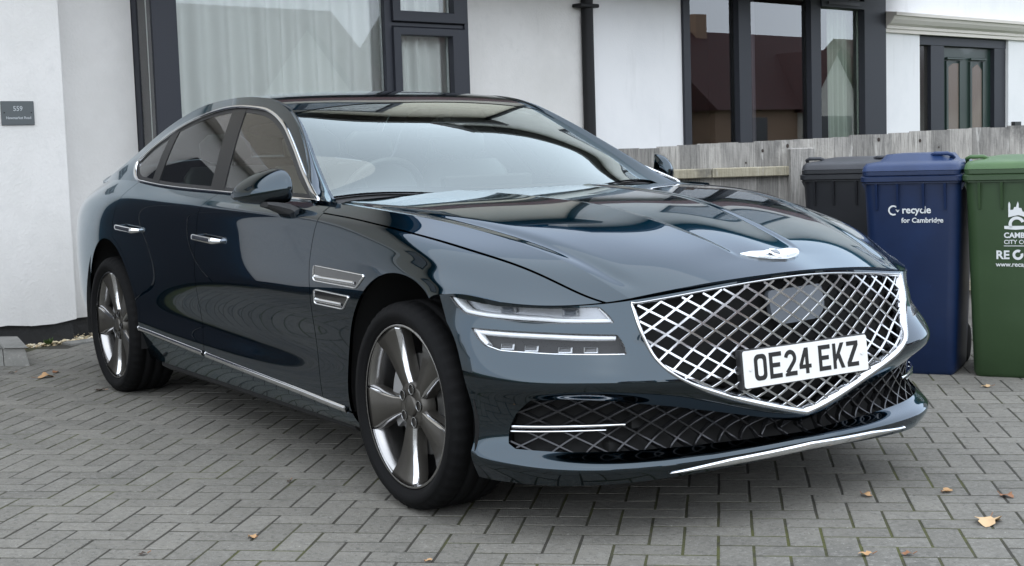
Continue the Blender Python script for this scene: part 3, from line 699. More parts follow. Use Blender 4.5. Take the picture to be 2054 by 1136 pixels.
# ---- houses across the road (seen mirrored in windows and paint)
CW_ = [mat('far_cream', (.52, .46, .37), .9), mat('far_white', (.62, .60, .55), .9), mat('far_brick', (.30, .20, .14), .9)]
FWIN = mat('far_window', (.03, .033, .038), .15)
words = ['cream bungalow with dark red roof mirrored at the right of the large white house window', 'white bungalow with dark red roof mirrored in the middle pane of the white house window',
         'brick bungalow with dark red roof mirrored in the left pane of the white house window', 'cream bungalow with a gabled front mirrored in the bay window curtain pane',
         'white bungalow across the road mirrored in the front bumper', 'brick bungalow across the road mirrored in the side of the bumper', 'cream bungalow across the road mirrored low in the headlamps']
for k, tc in enumerate((86, 70, 54, 38, 22, 6, -10)):
    h = empty('bungalow', (0, 0, 0), label=words[k], cat='bungalow', group='bungalows across the road')
    o0, o1 = 31, 39; t0, t1 = tc-6.5, tc+6.5; m = CW_[k % 3]
    fbox(h, 'wall', t0, t1, o0, o1, -.05, 2.5, m)
    V = [fac((t0-.3, o0-.4, 2.45)), fac((t1+.3, o0-.4, 2.45)), fac((t1+.3, (o0+o1)/2, 6.4)), fac((t0-.3, (o0+o1)/2, 6.4)), fac((t0-.3, o1+.4, 2.45)), fac((t1+.3, o1+.4, 2.45))]
    obj('roof', V, [(0, 3, 2, 1), (3, 4, 5, 2), (0, 4, 3), (1, 2, 5)], TILE, h)
    gt = tc+2.2
    V = [fac((gt-2.3, o0-.7, -.05)), fac((gt+2.3, o0-.7, -.05)), fac((gt+2.3, o0-.7, 2.5)), fac((gt, o0-.7, 5.2)), fac((gt-2.3, o0-.7, 2.5))]
    V += [fac((gt-2.3, o0+3, -.05)), fac((gt+2.3, o0+3, -.05)), fac((gt+2.3, o0+3, 2.5)), fac((gt, o0+3, 5.2)), fac((gt-2.3, o0+3, 2.5))]
    obj('gable', V, [(4, 3, 2, 1, 0), (0, 1, 6, 5), (1, 2, 7, 6), (0, 5, 9, 4)], CW_[(k+1) % 2], h)
    V = [fac((gt-2.6, o0-.95, 2.3)), fac((gt, o0-.95, 5.35)), fac((gt+2.6, o0-.95, 2.3)), fac((gt-2.6, o0+3.2, 2.3)), fac((gt, o0+3.2, 5.35)), fac((gt+2.6, o0+3.2, 2.3))]
    obj('gable_roof', V, [(0, 1, 4, 3), (1, 2, 5, 4)], TILE, h)
    for a, b, o in ((gt-1.3, gt+1.3, o0-.71), (tc-4.6, tc-2.6, o0-.01)):
        fbox(h, 'window', a, b, o-.04, o, .9, 2.1, FWIN)
    fbox(h, 'chimney', tc-3.2, tc-2.4, (o0+o1)/2-.4, (o0+o1)/2+.4, 5.6, 7.2, CW_[2])
# ================================================================= THE CAR
car = empty('car', (0, 0, 0), label='dark green saloon car with large mesh grille and chrome trim on the driveway', cat='car')
# ---- grids
xs = np.linspace(-4.02, .727, 340); bs = np.r_[np.linspace(.72, .80, 10), np.linspace(.80, 1.56, 84)[1:]]
SP = BODY.grid(xs, bs, 3); SN0 = grid_normals(SP, np.array([0, 1., .25]))
_cr = np.exp(-np.abs(bs-.80)/.045)[:, None]*np.interp(SP[..., 0], [-4.02, -3.6, -3.0, -.3, .3, .5], [0, 0, .0055, .0055, .002, 0])
SP = SP+SN0*_cr[..., None]; SN = grid_normals(SP, np.array([0, 1., .25])); SBm = np.broadcast_to(bs[:, None], SP.shape[:2])
SX, SY, SZ = SP[..., 0], SP[..., 1], SP[..., 2]
def ell(X, Z, cx, grow=0): return (np.sqrt(((X-cx)/(np.where(X > cx, .413, .393)+grow))**2+((Z-.352)/(.42+grow))**2)-1)*.4
eF, eR = ell(SX, SZ, 0), ell(SX, SZ, -3.01)
def tab(pts, lam=2e-6):
    a = np.array(sorted(pts)); G, W_ = smooth_row(a[:, 0], a[:, 1], a[0, 0], a[-1, 0], n=200, lam=lam)
    return lambda q: np.interp(q, G, W_)
xd = tab([(.2,-.60),(.31,-.612),(.45,-.640),(.60,-.640),(.75,-.632),(.85,-.615),(.915,-.598),(.96,-.60),(1.02,-.61)])
xm = tab([(.2,-1.74),(.338,-1.765),(.479,-1.785),(.658,-1.767),(.838,-1.722),(.96,-1.690),(1.02,-1.68)])
xr = tab([(.2,-2.88),(.70,-2.90),(.769,-2.895),(.83,-2.872),(.881,-2.846),(.95,-2.79),(1.06,-2.70)])
zs = tab([(-.70,.955),(-.632,.950),(-.41,.936),(-.218,.918),(.049,.883),(.265,.842),(.454,.789),(.563,.745),(.647,.711),(.69,.697),(.75,.68)])
g = .0019
for s in (-1, 1):
    panel('front_fender', SP, SN, [SX-xd(SZ)-g, eF, np.maximum(zs(SX)-SZ-g, -.622-SX), 1.45-SBm], PAINT, car, s)
    panel('front_door', SP, SN, [xd(SZ)-g-SX, SX-xm(SZ)-g, 1.45-SBm], PAINT, car, s)
    panel('rear_door', SP, SN, [xm(SZ)-g-SX, SX-xr(SZ)-g, ell(SX, SZ, -3.01, .028)-g, 1.45-SBm], PAINT, car, s)
    panel('rear_quarter', SP, SN, [np.maximum(xr(SZ)-g-SX, np.where(SX > -3.01, -ell(SX, SZ, -3.01, .028), -1)), eR, np.maximum(1.45-SBm, -3.01-SX)], PAINT, car, s)
    panel('sill', SP, SN, [SBm-1.458, eF, eR, SX+3.01, -SX], PAINT, car, s)
# ---- hood: inner field and the two flanks outside the ridges
hx = np.linspace(-.66, .727, 150); hb = np.linspace(-.72, .72, 190)
HP = hood_grid(hx, hb); HN = grid_normals(HP, np.array([.2, 0, 1.]))
V, F, LN, SM = cut_patch(HP, HN, [np.ones(HP.shape[:2])], .012)
for s in (-1, 1):
    P2, N2 = flip_side(SP, s), flip_side(SN, s)
    v, f, l, sm = cut_patch(P2, N2, [SZ-zs(SX)-g, SX+.618], .012)
    F += [tuple(i+len(V) for i in q) for q in f]; V += v; LN += l; SM += sm
obj('hood', V, F, PAINT, car, smooth=SM, normals=LN)
# ---- fascia
us = np.linspace(-1.12, 1.12, 460); vs = np.linspace(0, .59, 130)
FP = FASC.grid(us, vs); FN = grid_normals(FP, np.array([1., 0, .1]))
FX, FY, FZ = FP[..., 0], FP[..., 1], FP[..., 2]; FU = np.broadcast_to(us[None], FX.shape); FA = np.abs(FU)
def f_u(p):
    d = ((FP[:, 230:]-np.array(p))**2).sum(2); i = np.unravel_index(d.argmin(), d.shape); return us[230:][i[1]]
_yt = np.linspace(-.93, .93, 311); _xt = np.zeros((len(vs), 311)); _zt = np.zeros((len(vs), 311)); _nt = np.zeros((len(vs), 311, 3))
for i in range(len(vs)):
    _xt[i] = np.interp(_yt, FY[i], FX[i]); _zt[i] = np.interp(_yt, FY[i], FZ[i])
    for k in range(3): _nt[i, :, k] = np.interp(_yt, FY[i], FN[i, :, k])
def f_pt(y, z):
    """point and normal on the fascia at (y, z)"""
    j = (y+.93)/1.86*310; j0 = int(min(max(j, 0), 309)); w = j-j0; o = []
    zc = (1-w)*_zt[:, j0]+w*_zt[:, j0+1]
    q = -zc; f = lambda a: float(np.interp(-z, q, (1-w)*a[:, j0]+w*a[:, j0+1]))
    n = np.array([f(_nt[..., k]) for k in range(3)]); n /= np.linalg.norm(n)
    return np.array([f(_xt), y, z]), n
GR = [(.571,.7035),(.566,.63),(.553,.585),(.530,.527),(.494,.484),(.423,.443),(.305,.397),(.175,.358),(.05,.325),(0,.312)]
TOPL = FP[0]                                             # leading line
top_z = lambda y: np.interp(np.abs(y), TOPL[230:, 1], TOPL[230:, 2])
gside = smooth_loop([(a, b) for a, b in GR], 60, closed=False, it=2)
ty = np.linspace(.560, 0, 40)
half = np.vstack([np.stack([ty[::-1], top_z(ty[::-1])-.006], 1), gside])     # from the top centre, out, down to the tip
GRILLE = np.vstack([half, (half*[-1, 1])[::-1][1:-1]])
HLU = [(.302,.924,.721),(.337,.921,.687),(.368,.915,.668),(.427,.89,.659),(.52,.826,.649),(.62,.741,.642),(.722,.621,.642),(.704,.63,.669),(.682,.645,.691),(.58,.743,.688),(.452,.846,.695)]
HLL = [(.395,.913,.629),(.421,.909,.598),(.447,.90,.577),(.493,.875,.564),(.621,.774,.557),(.757,.602,.551),(.747,.609,.584),(.735,.618,.610),(.647,.728,.615),(.526,.834,.621)]
lamp_uz = lambda L: resample(round_poly([(f_u(p), p[2]) for p in L], .006), 170)
LU, LL = lamp_uz(HLU), lamp_uz(HLL)
INT = [(0,.288),(.224,.336),(.459,.386),(.638,.417),(.749,.426),(.826,.423),(.845,.379),(.854,.334),(.860,.288),(.851,.274),(.760,.268),(.609,.264),(.423,.260),(.196,.257),(0,.256)]
intk = np.array(INT); INTAKE = np.vstack([intk, (intk*[-1, 1])[::-1][1:-1]])
dG = poly_sd(FY, FZ, GRILLE); dU = poly_sd(FA, FZ, LU); dL = poly_sd(FA, FZ, LL); dI = poly_sd(FY, FZ, INTAKE)
panel('front_bumper', FP, FN, [-dG, -dU, -dL, -dI, np.where(np.abs(FY) > .80, ell(FX, FZ, 0), 1)], PAINT, car, 1, lip=.03)
# ---- grille
grl = empty('grille', (0, 0, 0), parent=car)
def loop3(L, off): 
    o = []
    for y, z in L:
        p, n = f_pt(y, z); o.append(p+n*off)
    return np.array(o)
def inset(L, d):
    P = np.array(L, float); T = np.roll(P, -1, 0)-np.roll(P, 1, 0); T /= np.linalg.norm(T, axis=1, keepdims=True)+1e-12
    N = np.stack([-T[:, 1], T[:, 0]], 1); d = np.broadcast_to(np.asarray(d, float), (len(P),))[:, None]
    A = P+N*d; B = P-N*d
    return A if poly_sd(A[:1, 0], A[:1, 1], P)[0] > 0 else B
gl_in = smooth_loop(GRILLE, 260, True, 1)
wv = np.where(gl_in[:, 1] > top_z(gl_in[:, 0])-.02, .006, .011)
for _ in range(3): wv = (np.roll(wv, 1)+wv+np.roll(wv, -1))/3
def ring(loopA, loopB, loopC, loopD):
    n = len(loopA); V = np.concatenate([loopA, loopB, loopC, loopD]); F = []
    for k in range(3):
        for i in range(n): j = (i+1) % n; F.append((k*n+i, k*n+j, k*n+n+j, k*n+n+i))
    return [tuple(v) for v in V], F
V, F = ring(loop3(gl_in, -.006), loop3(inset(gl_in, .002), .006), loop3(inset(gl_in, wv), .001), loop3(inset(gl_in, wv+.003), -.030))
obj('grille_surround', V, F, TRIMCH, grl, smooth=True)
# lattice bars
def lattice(poly, W, H, off, wid, dep, mb, y0=0, z0=.5, m=0, bow=.0):
    P = np.array(poly); slope = H/W; R_ = int(1.6/W)+8
    for sg in (1, -1):
        for k in range(-R_, R_):
            c = z0+k*H
            yy = np.linspace(-.9, .9, 1801); zz = c+sg*slope*2*(yy-y0)/2*1.0
            zz = c+sg*(H/W)*(yy-y0)
            ok = (zz > P[:, 1].min()) & (zz < P[:, 1].max()); yy, zz = yy[ok], zz[ok]
            if len(yy) < 4: continue
            ins = poly_sd(yy, zz, P) > .0; i = 0
            while i < len(yy):
                if not ins[i]: i += 1; continue
                j = i
                while j+1 < len(yy) and ins[j+1]: j += 1
                if j-i > 6:
                    n = max(2, int((j-i)/14)); q = np.linspace(i, j, n+1).round().astype(int)
                    rings = []
                    for t in q:
                        p, nn = f_pt(yy[t], zz[t]); d = np.array([0, 1, sg*H/W]); d /= np.linalg.norm(d)
                        sd_ = np.cross(nn, d); sd_ /= np.linalg.norm(sd_); c0 = p+nn*off
                        rings.append([tuple(c0-sd_*wid*.45-nn*dep), tuple(c0-sd_*wid/2-nn*wid*.18), tuple(c0-sd_*wid*.36), tuple(c0+sd_*wid*.36), tuple(c0+sd_*wid/2-nn*wid*.18), tuple(c0+sd_*wid*.45-nn*dep)])
                    mb.loft(rings, True, True, False, m)
                i = j+1
gin = inset(gl_in, wv+.002)
mb = MB(); lattice(gin, .080, .0485, -.010, .0078, .014, mb, z0=.505); mb.build('grille_mesh', GRBAR, grl)
V, F, LN, SM = cut_patch(FP-FN*.062, FN, [dG], 0); obj('grille_backing', V, F, DARK, grl, smooth=SM, normals=LN)
rp = resample(round_poly([(-.128,.706),(.098,.712),(.108,.640),(.075,.606),(-.080,.600),(-.118,.628)], .018), 80)
V, F, LN, SM = cut_patch(FP-FN*.0118, FN, [poly_sd(FY, FZ, rp)], .02); obj('radar_cover', V, F, RADAR, grl, smooth=SM, normals=LN)
# ---- lower intake
lin = inset(smooth_loop(INTAKE, 260, True, 1), .0)
mb = MB(); lattice(lin, .084, .047, -.010, .0064, .020, mb, z0=.285); mb.build('lower_grille_mesh', mat('lower_mesh', (.045, .045, .048), .25, .7), car)
V, F, LN, SM = cut_patch(FP-FN*.05, FN, [dI], 0); obj('lower_grille_backing', V, F, DARK, car, smooth=SM, normals=LN)
for s in (-1, 1):                                        # bright double bar at each end of the intake
    for z0, y1, y2, w in ((.341, .585, .848, .0045), (.326, .635, .85, .003)):
        C = []; N = []
        for y in np.linspace(y1, y2, 40):
            p, n = f_pt(s*y, z0+.0*(y-y1)); C.append(p+n*.006); N.append(n)
        V, F = ribbon(C, N, w, w, .006); obj('intake_bar', V, F, CHROME, car, smooth=True)
# chrome strip under the lip
C = []; N = []
for y in np.linspace(-.50, .50, 90):
    zz = np.interp(abs(y), [0, .3, .45, .56], [.2205, .2085, .2005, .197]); p, n = f_pt(y, zz); C.append(p+n*.001); N.append(n)
wd = np.interp(np.abs(np.linspace(-.50, .50, 90)), [0, .3, .50], [.0125, .011, .002])
V, F = ribbon(C, N, wd, wd, .006); obj('lip_strip', V, F, CHROME, car, smooth=True)
# ---- headlamps
for s in (-1, 1):
    sel = (FU*s > 0)
    for nm, dd, L, up in (('upper', dU, LU, True), ('lower', dL, LL, False)):
        d = np.where(sel, dd, -1)
        V, F, LN, SM = cut_patch(FP-FN*.002, FN, [d-.0015], 0); hl = obj('headlamp', V, F, LENS, car, smooth=SM, normals=LN)
        V, F, LN, SM = cut_patch(FP-FN*.045, FN, [d+.002], 0); obj('lamp_housing', V, F, LAMPGREY if up else LAMPDARK, hl, smooth=SM, normals=LN)
        # wall between lens and housing + bright rim
        LP = []; LNn = []
        for u, z in L:
            i = np.argmin(np.abs(us-s*u)); P_, N_ = FP[:, i], FN[:, i]
            LP.append([np.interp(-z, -P_[:, 2], P_[:, k]) for k in range(3)]); LNn.append([np.interp(-z, -P_[:, 2], N_[:, k]) for k in range(3)])
        LP = np.array(LP); LNn = np.array(LNn); n = len(LP); cen = LP.mean(0)
        inw = cen-LP; inw -= (inw*LNn).sum(1, keepdims=True)*LNn; inw /= np.linalg.norm(inw, axis=1, keepdims=True)
        V = np.concatenate([LP-LNn*.003, LP-LNn*.046]); F = [(i, (i+1) % n, n+(i+1) % n, n+i) for i in range(n)]
        obj('lamp_wall', V, F, LAMPDARK, hl, smooth=True)
        # light guide: along the bottom and outer end of the upper lamp, along the top and outer end of the lower lamp
        def chain(i0, i1, ins, dep):
            Li = inset(L, ins); ref = np.array([(f_u(q), q[2]) for q in (HLU if up else HLL)])
            k0 = ((L-ref[i0])**2).sum(1).argmin(); k1 = ((L-ref[i1])**2).sum(1).argmin()
            kk = np.arange(k0, k1+1 if k1 > k0 else k1+len(L)+1) % len(L)
            C_, N_ = [], []
            for u, z in Li[kk]:
                t = (s*u-us[0])/(us[1]-us[0]); i = int(min(max(t, 0), len(us)-2)); w_ = t-i
                P_, Q_ = FP[:, i]*(1-w_)+FP[:, i+1]*w_, FN[:, i]*(1-w_)+FN[:, i+1]*w_
                nn_ = np.array([np.interp(-z, -P_[:, 2], Q_[:, k]) for k in range(3)]); nn_ /= np.linalg.norm(nn_)
                C_.append(np.array([np.interp(-z, -P_[:, 2], P_[:, k]) for k in range(3)])-nn_*dep); N_.append(nn_)
            return np.array(C_), np.array(N_)
        C, N = chain(*((0, 6) if up else (7, 2)), .0085, .010); V, F = ribbon(C, N, .0056, .0056, .002, base=-.03); obj('light_guide', V, F, LAMPWHITE, hl, smooth=True)
        C, N = chain(*((6, 8) if up else (2, 5)), .005, .010); V, F = ribbon(C, N, .0022, .0022, .002, base=-.03); obj('light_guide_end', V, F, LAMPWHITE if up else CHROME, hl, smooth=True)
        V, F = ribbon(LP-LNn*.004, LNn, .0018, .0018, .003, closed=True); obj('lamp_rim', V, F, GLOSSBLK, hl, smooth=True)
        # projector units
        u0, u1 = L[:, 0].min(), L[:, 0].max()
        for fr in ((.30, .66) if up else (.26, .44, .66, .80)):
            u = u0+(u1-u0)*fr; i = np.argmin(np.abs(us-s*u)); zz = L[np.abs(L[:, 0]-u) < .03][:, 1]; zm = (zz.min()+zz.max())/2+(.006 if up else -.007)
            p = np.array([np.interp(-zm, -FP[:, i, 2], FP[:, i, k]) for k in range(3)]); nn = np.array([np.interp(-zm, -FP[:, i, 2], FN[:, i, k]) for k in range(3)])
            a = np.cross([0, 0, 1.], nn); a /= np.linalg.norm(a); b = np.cross(nn, a); T = frame_map(p-nn*.042, a, b, nn)
            if up:
                m2 = MB(); m2.box((-.024, -.0115, 0), (.024, .0115, .016), .003, T); m2.build('projector_frame', LAMPGREY, hl)
                m2 = MB(); m2.box((-.017, -.0075, .015), (.017, .0075, .022), .004, T); m2.build('projector_lens', RADAR, hl)
            else:
                m2 = MB(); m2.box((-.021, -.009, 0), (.021, .009, .012), .004, T); m2.build('projector_frame', SATIN, hl)
                m2 = MB(); m2.box((-.017, -.007, .009), (.017, .007, .018), .005, T); m2.build('projector_lens', GLOSSBLK, hl)
# ---- number plate
xp, zp, tl = .873, .481, .10
T = frame_map((xp, 0, zp), (0, 1, 0), (-math.sin(tl), 0, math.cos(tl)), (math.cos(tl), 0, math.sin(tl)))
mb = MB(); mb.box((-.264, -.060, -.032), (.264, .059, -.004), .004, T); hold = mb.build('plate_holder', BLKPL, car)
rr = []
for cx, cy, a0 in ((.252, .0475, 0), (-.252, .0475, 90), (-.252, -.0475, 180), (.252, -.0475, 270)):
    rr += [(cx+.008*math.cos(math.radians(a0+t)), cy+.008*math.sin(math.radians(a0+t))) for t in range(0, 91, 18)]
V, F = poly_curve([rr], .003); plate = obj('number_plate', [T((a, b, c-.0015)) for a, b, c in V], F, PLATEW, car)
def outline(pts, w):
    P = np.array(pts, float); T_ = np.diff(P, axis=0); T_ /= np.linalg.norm(T_, axis=1, keepdims=True); Nn = np.stack([-T_[:, 1], T_[:, 0]], 1)
    A = []; B = []
    for i in range(len(P)):
        if i == 0: n, k = Nn[0], 1
        elif i == len(P)-1: n, k = Nn[-1], 1
        else:
            n = Nn[i-1]+Nn[i]; n /= np.linalg.norm(n); k = 1/max(.5, n@Nn[i])
        A.append(P[i]+n*w/2*k); B.append(P[i]-n*w/2*k)
    return [tuple(p) for p in A]+[tuple(p) for p in B[::-1]]
def rrect(x0, y0, x1, y1, r, n=6):
    o = []
    for cx, cy, a0 in ((x1-r, y1-r, 0), (x0+r, y1-r, 90), (x0+r, y0+r, 180), (x1-r, y0+r, 270)):
        o += [(cx+r*math.cos(math.radians(a0+90*t/n)), cy+r*math.sin(math.radians(a0+90*t/n))) for t in range(n+1)]
    return o
CW, CH, ST = .050, .079, .0135
def glyph(c):
    if c == 'O': return [rrect(0, 0, CW, CH, .017), rrect(ST, ST, CW-ST, CH-ST, .008)]
    if c == 'E': return [[(0,0),(CW,0),(CW,ST),(ST,ST),(ST,.033),(.043,.033),(.043,.033+ST),(ST,.033+ST),(ST,CH-ST),(CW,CH-ST),(CW,CH),(0,CH)]]
    if c == 'Z': return [[(0,0),(CW,0),(CW,ST),(.018,ST),(CW,CH-ST*1.05),(CW,CH),(0,CH),(0,CH-ST),(.032,CH-ST),(0,ST*1.05)]]
    if c == 'K': return [[(0,0),(ST,0),(ST,.023),(.021,.033),(.0345,0),(CW,0),(.0305,.0465),(CW,CH),(.0335,CH),(ST,.0425),(ST,CH),(0,CH)]]
    if c == '4': return [[(.026,0),(.026+ST,0),(.026+ST,.016),(CW,.016),(CW,.016+ST*.9),(.026+ST,.016+ST*.9),(.026+ST,CH),(.024,CH),(0,.029),(0,.016),(.026,.016)],
                         [(.0145,.016+ST*.9),(.026,.016+ST*.9),(.026,.055)]]
    if c == '2':
        arc = [(.025+.01825*math.cos(math.radians(a)), .0535+.01875*math.sin(math.radians(a))) for a in range(170, -50, -14)]
        return [outline(arc+[(.0135, .012)], ST)[:], ] if False else [outline(arc+[(.0095, .0105)], ST), [(.0015,0),(CW,0),(CW,ST),(.0125,ST),(.0015,.0085)]]
x = -.219
for c in 'OE24 EKZ':
    if c == ' ': x += .033-.011; continue
    for gi, lp in enumerate([glyph(c)] if c != '2' else [[l] for l in glyph(c)]):
        V, F = poly_curve(lp, .0008); obj('plate_character', [T((x+a, b-CH/2+.002, d+.0005+gi*.0004)) for a, b, d in V], F, PLATEB, plate)
    x += CW+.011
for s in (-1, 1):
    V, F = lathe([(0, .0001), (.0025, .006), (0, .0075)], 14, 'z'); obj('plate_screw', [T((a+s*.235, b-.0, c_+.0004)) for a, b, c_ in V], F, PLATEW, plate, smooth=True)
# ---- hood emblem (winged badge)
ix = np.argmin(np.abs(HP[95, :, 0]-.735)); ec, en = HP[95, ix], HN[95, ix]
ex = np.array([0, 1., 0]); ed = np.cross(ex, en); ed /= np.linalg.norm(ed)     # ed points downhill / up?
if ed[2] > 0: ed = -ed
Te = frame_map(ec+en*.002, ex, -ed, en)
wing = [(.004,-.046),(.05,-.034),(.085,-.013),(.108,.010),(.122,.030),(.118,.036),(.075,.034),(.032,.024),(.020,.028)]
W = wing+[(-a, b) for a, b in wing[::-1]]
V, F = poly_curve([W], .006)
bend = lambda a, b, c: (a, b, c-.0 - (a*a)*.55)
emb = obj('hood_emblem', [Te(bend(*v)) for v in V], F, EMBL, car)
for s in (-1, 1):
    for q in range(1):
        V, F = poly_curve([[(s*.022, -.025+q*.015), (s*(.080+q*.012), -.008+q*.0125), (s*(.080+q*.012), -.0062+q*.0125), (s*.022, -.0232+q*.015)]], .002)
        obj('wing_groove', [Te(bend(a, b, c+.0032)) for a, b, c in V], F, SATIN, emb)
cr = [(.019*math.cos(t), .004+.026*math.sin(t)) for t in np.linspace(0, 2*math.pi, 28, endpoint=False)]
V, F = poly_curve([cr], .006); obj('emblem_boss', [Te((a, b, c+.003)) for a, b, c in V], F, EMBL, emb)
sh = [(-.012,.016),(.012,.016),(.011,.0),(0,-.016),(-.011,.0)]
V, F = poly_curve([sh], .002); obj('emblem_shield', [Te((a, b, c+.0068)) for a, b, c in V], F, RADAR, emb)
# ---- chrome sill strip, side vents, handles
def side_at(x, z):
    d = (SX-x)**2+(SZ-z)**2; i, j = np.unravel_index(d.argmin(), d.shape)
    i = min(max(i, 1), SX.shape[0]-2); j = min(max(j, 1), SX.shape[1]-2)
    A = np.array([[SX[i, j+1]-SX[i, j-1], SX[i+1, j]-SX[i-1, j]], [SZ[i, j+1]-SZ[i, j-1], SZ[i+1, j]-SZ[i-1, j]]])/2
    t = np.linalg.solve(A, [x-SX[i, j], z-SZ[i, j]])
    f = lambda G: G[i, j]+t[0]*(G[i, j+1]-G[i, j-1])/2+t[1]*(G[i+1, j]-G[i-1, j])/2
    n = f(SN); return f(SP), n/np.linalg.norm(n)
ib = np.argmin(np.abs(bs-1.452)); jx = np.where((xs > -2.612) & (xs < -.392))[0]
for s in (-1, 1):
    for a, b in ((-2.612, -1.772), (-1.764, -.392)):
        jj = [j for j in jx if a <= xs[j] <= b]
        C = flip_side(SP[ib, jj], s); N = flip_side(SN[ib, jj], s)
        V, F = ribbon(C+N*.001, N, .012, .012, .007); obj('sill_trim', V, F, CHROME, car, smooth=True)
    for poly in ([(-.592,.766),(-.206,.752),(-.272,.706),(-.598,.712)], [(-.596,.680),(-.326,.673),(-.382,.626),(-.604,.630)]):
        lp = resample(round_poly(poly, .014), 90); q = [side_at(x, z) for x, z in lp]
        C = flip_side(np.array([a for a, b in q]), s); N = flip_side(np.array([b for a, b in q]), s)
        V, F = ribbon(C, N, .0030, .0030, .005, closed=True); vent = obj('side_vent', V, F, CHROME, car, smooth=True)
        V, F, LN, SM = cut_patch(flip_side(SP+SN*.0015, s), flip_side(SN, s), [poly_sd(SX, SZ, lp)], 0); obj('vent_inner', V, F, GLOSSBLK, vent, smooth=SM, normals=LN)
        zl = poly[3][1]+.014
        q = [side_at(x, zl+.004*(x-poly[3][0])/.3*-1) for x in np.linspace(poly[3][0]+.012, poly[2][0]-.004, 24)]
        C = flip_side(np.array([a for a, b in q]), s); N = flip_side(np.array([b for a, b in q]), s)
        V, F = ribbon(C, N, .007, .007, .005); obj('vent_blade', V, F, CHROME, vent, smooth=True)
    for xa, xb, za, zb2 in ((-1.705, -1.454, .829, .818), (-2.735, -2.45, .840, .829)):
        rings = []; n = 12
        for t in np.linspace(0, 1, 22):
            p, nn = side_at(xa+(xb-xa)*t, za+(zb2-za)*t); e = min(t, 1-t); q_ = min(1, e/.10); out = .036*math.sin(q_*math.pi/2)**.7; hh = .0135*(.55+.45*math.sin(q_*math.pi/2)); th = .0085
            c = p+nn*(out-.006)
            up = np.array([0, 0, 1.])-nn*nn[2]; up /= np.linalg.norm(up)
            rings.append([tuple((c+up*hh*math.cos(a)+nn*th*math.sin(a))*[1, s, 1]) for a in np.linspace(0, 2*math.pi, n, endpoint=False)])
        mb = MB(); mb.loft(rings); mb.build('door_handle', CHROME, car)
# parking sensor
# ---- greenhouse sides
gx = np.linspace(-3.6, -.56, 260); gw = np.linspace(0, 1, 60)
yb, zb = belt(gx); yt, zt = top_edge(gx)
GZ = zb[None]+(zt-zb)[None]*gw[:, None]; GX = np.broadcast_to(gx[None], GZ.shape)
_g0 = lambda q: yb[None]-.56*q-.05*q*q
_H = np.sqrt(np.maximum(zt-zb, 0)**2+.012)[None]
GY = _g0(GZ-zb[None])-(_g0((zt-zb)[None])-yt[None])*(np.clip(GZ-zb[None], 0, None)/_H)**3
GP = np.stack([GX, GY, GZ], 2); GN = grid_normals(GP, np.array([0, 1., .4]))
bz = lambda x: belt(np.array(x))[1]
DLO = [(-.722, bz(-.722)+.003)]+[(x, bz(x)+.004) for x in np.linspace(-.87, -2.64, 14)]+[(-2.745, bz(-2.745)+.006),(-2.83,1.085),(-2.90,1.136),(-2.866,1.160),(-2.764,1.227),(-2.551,1.312),(-2.261,1.364),(-1.993,1.378),(-1.71,1.357),(-1.586,1.333),(-1.434,1.286),(-1.244,1.199),(-1.043,1.104),(-.953,1.066),(-.827,1.018),(-.765,.997)]
DL = smooth_loop(DLO, 240, True, 2)
dD = poly_sd(GX, GZ, DL)
def gs_at(x, z):
    e = 1e-3; y = gs_y(x, z); p = np.array([x, float(y), z])
    n = np.array([-(gs_y(x+e, z)-gs_y(x-e, z))/(2*e), 1, -(gs_y(x, z+e)-gs_y(x, z-e))/(2*e)], float); return p, n/np.linalg.norm(n)
xB = lambda z: np.interp(z, [1.0, 1.4], [-1.735, -1.985])          # rear edge of the front window / B pillar
for s in (-1, 1):
    panel('pillar_frame', GP, GN, [-dD], PAINT, car, s, lip=.015)
    kx = gx > -2.1; A_ = GP[-1][kx]; B_ = np.stack([gx[kx], yt[kx]-.006, zt[kx]+.0], 1)
    PB = A_[None]+(B_-A_)[None]*np.linspace(0, 1, 8)[:, None, None]; PB[..., 2] += .022*np.sin(np.linspace(0, math.pi, 8)**.75*math.pi**.25)[:, None]*np.interp(gx[kx], [-2.1, -1.8, -1.2], [0, .05, 1])[None]; panel('pillar_base', PB, grid_normals(PB, np.array([0, .3, 1.])), [np.ones(PB.shape[:2])], PAINT, car, s, lip=0)
    q = [gs_at(x, z) for x, z in DL]; C = flip_side(np.array([a for a, b in q]), s); N = flip_side(np.array([b for a, b in q]), s)
    wid = np.where(DL[:, 0] > -1.5, .0085, .0075); wid = np.where(DL[:, 0] < -2.70, .011, wid)
    wid = np.where((DL[:, 1] < bz(DL[:, 0])+.02), .006, wid)
    for _ in range(4): wid = (np.roll(wid, 1)+wid+np.roll(wid, -1))/3
    V, F = ribbon(C+N*.001, N, wid, wid, .007, closed=True); obj('window_trim', V, F, CHROME, car, smooth=True)
    for nm, fn in (('front_window', [dD-.004, GX-xB(GZ)-.075]), ('rear_window', [dD-.004, xB(GZ)-.065-GX, GX-np.interp(GZ, [1.03, 1.30], [-2.505, -2.605])-.040]),
                   ('quarter_window', [dD-.004, np.interp(GZ, [1.03, 1.30], [-2.505, -2.605])-.040-GX])):
        panel(nm, GP, GN, fn, SGLASS, car, s, lip=0, offset=-.006)
    panel('centre_pillar', GP, GN, [dD-.003, xB(GZ)+.078-GX, GX-xB(GZ)+.068], SATBLK, car, s, lip=.01, offset=-.003)
    panel('window_divider', GP, GN, [dD-.003, np.interp(GZ, [1.03, 1.30], [-2.505, -2.605])+.043-GX, GX-np.interp(GZ, [1.03, 1.30], [-2.505, -2.605])+.043], SATBLK, car, s, lip=.01, offset=-.003)
    panel('window_seal', GP, GN, [dD-.003, .022-dD], BLKPL, car, s, lip=.0, offset=-.0045)
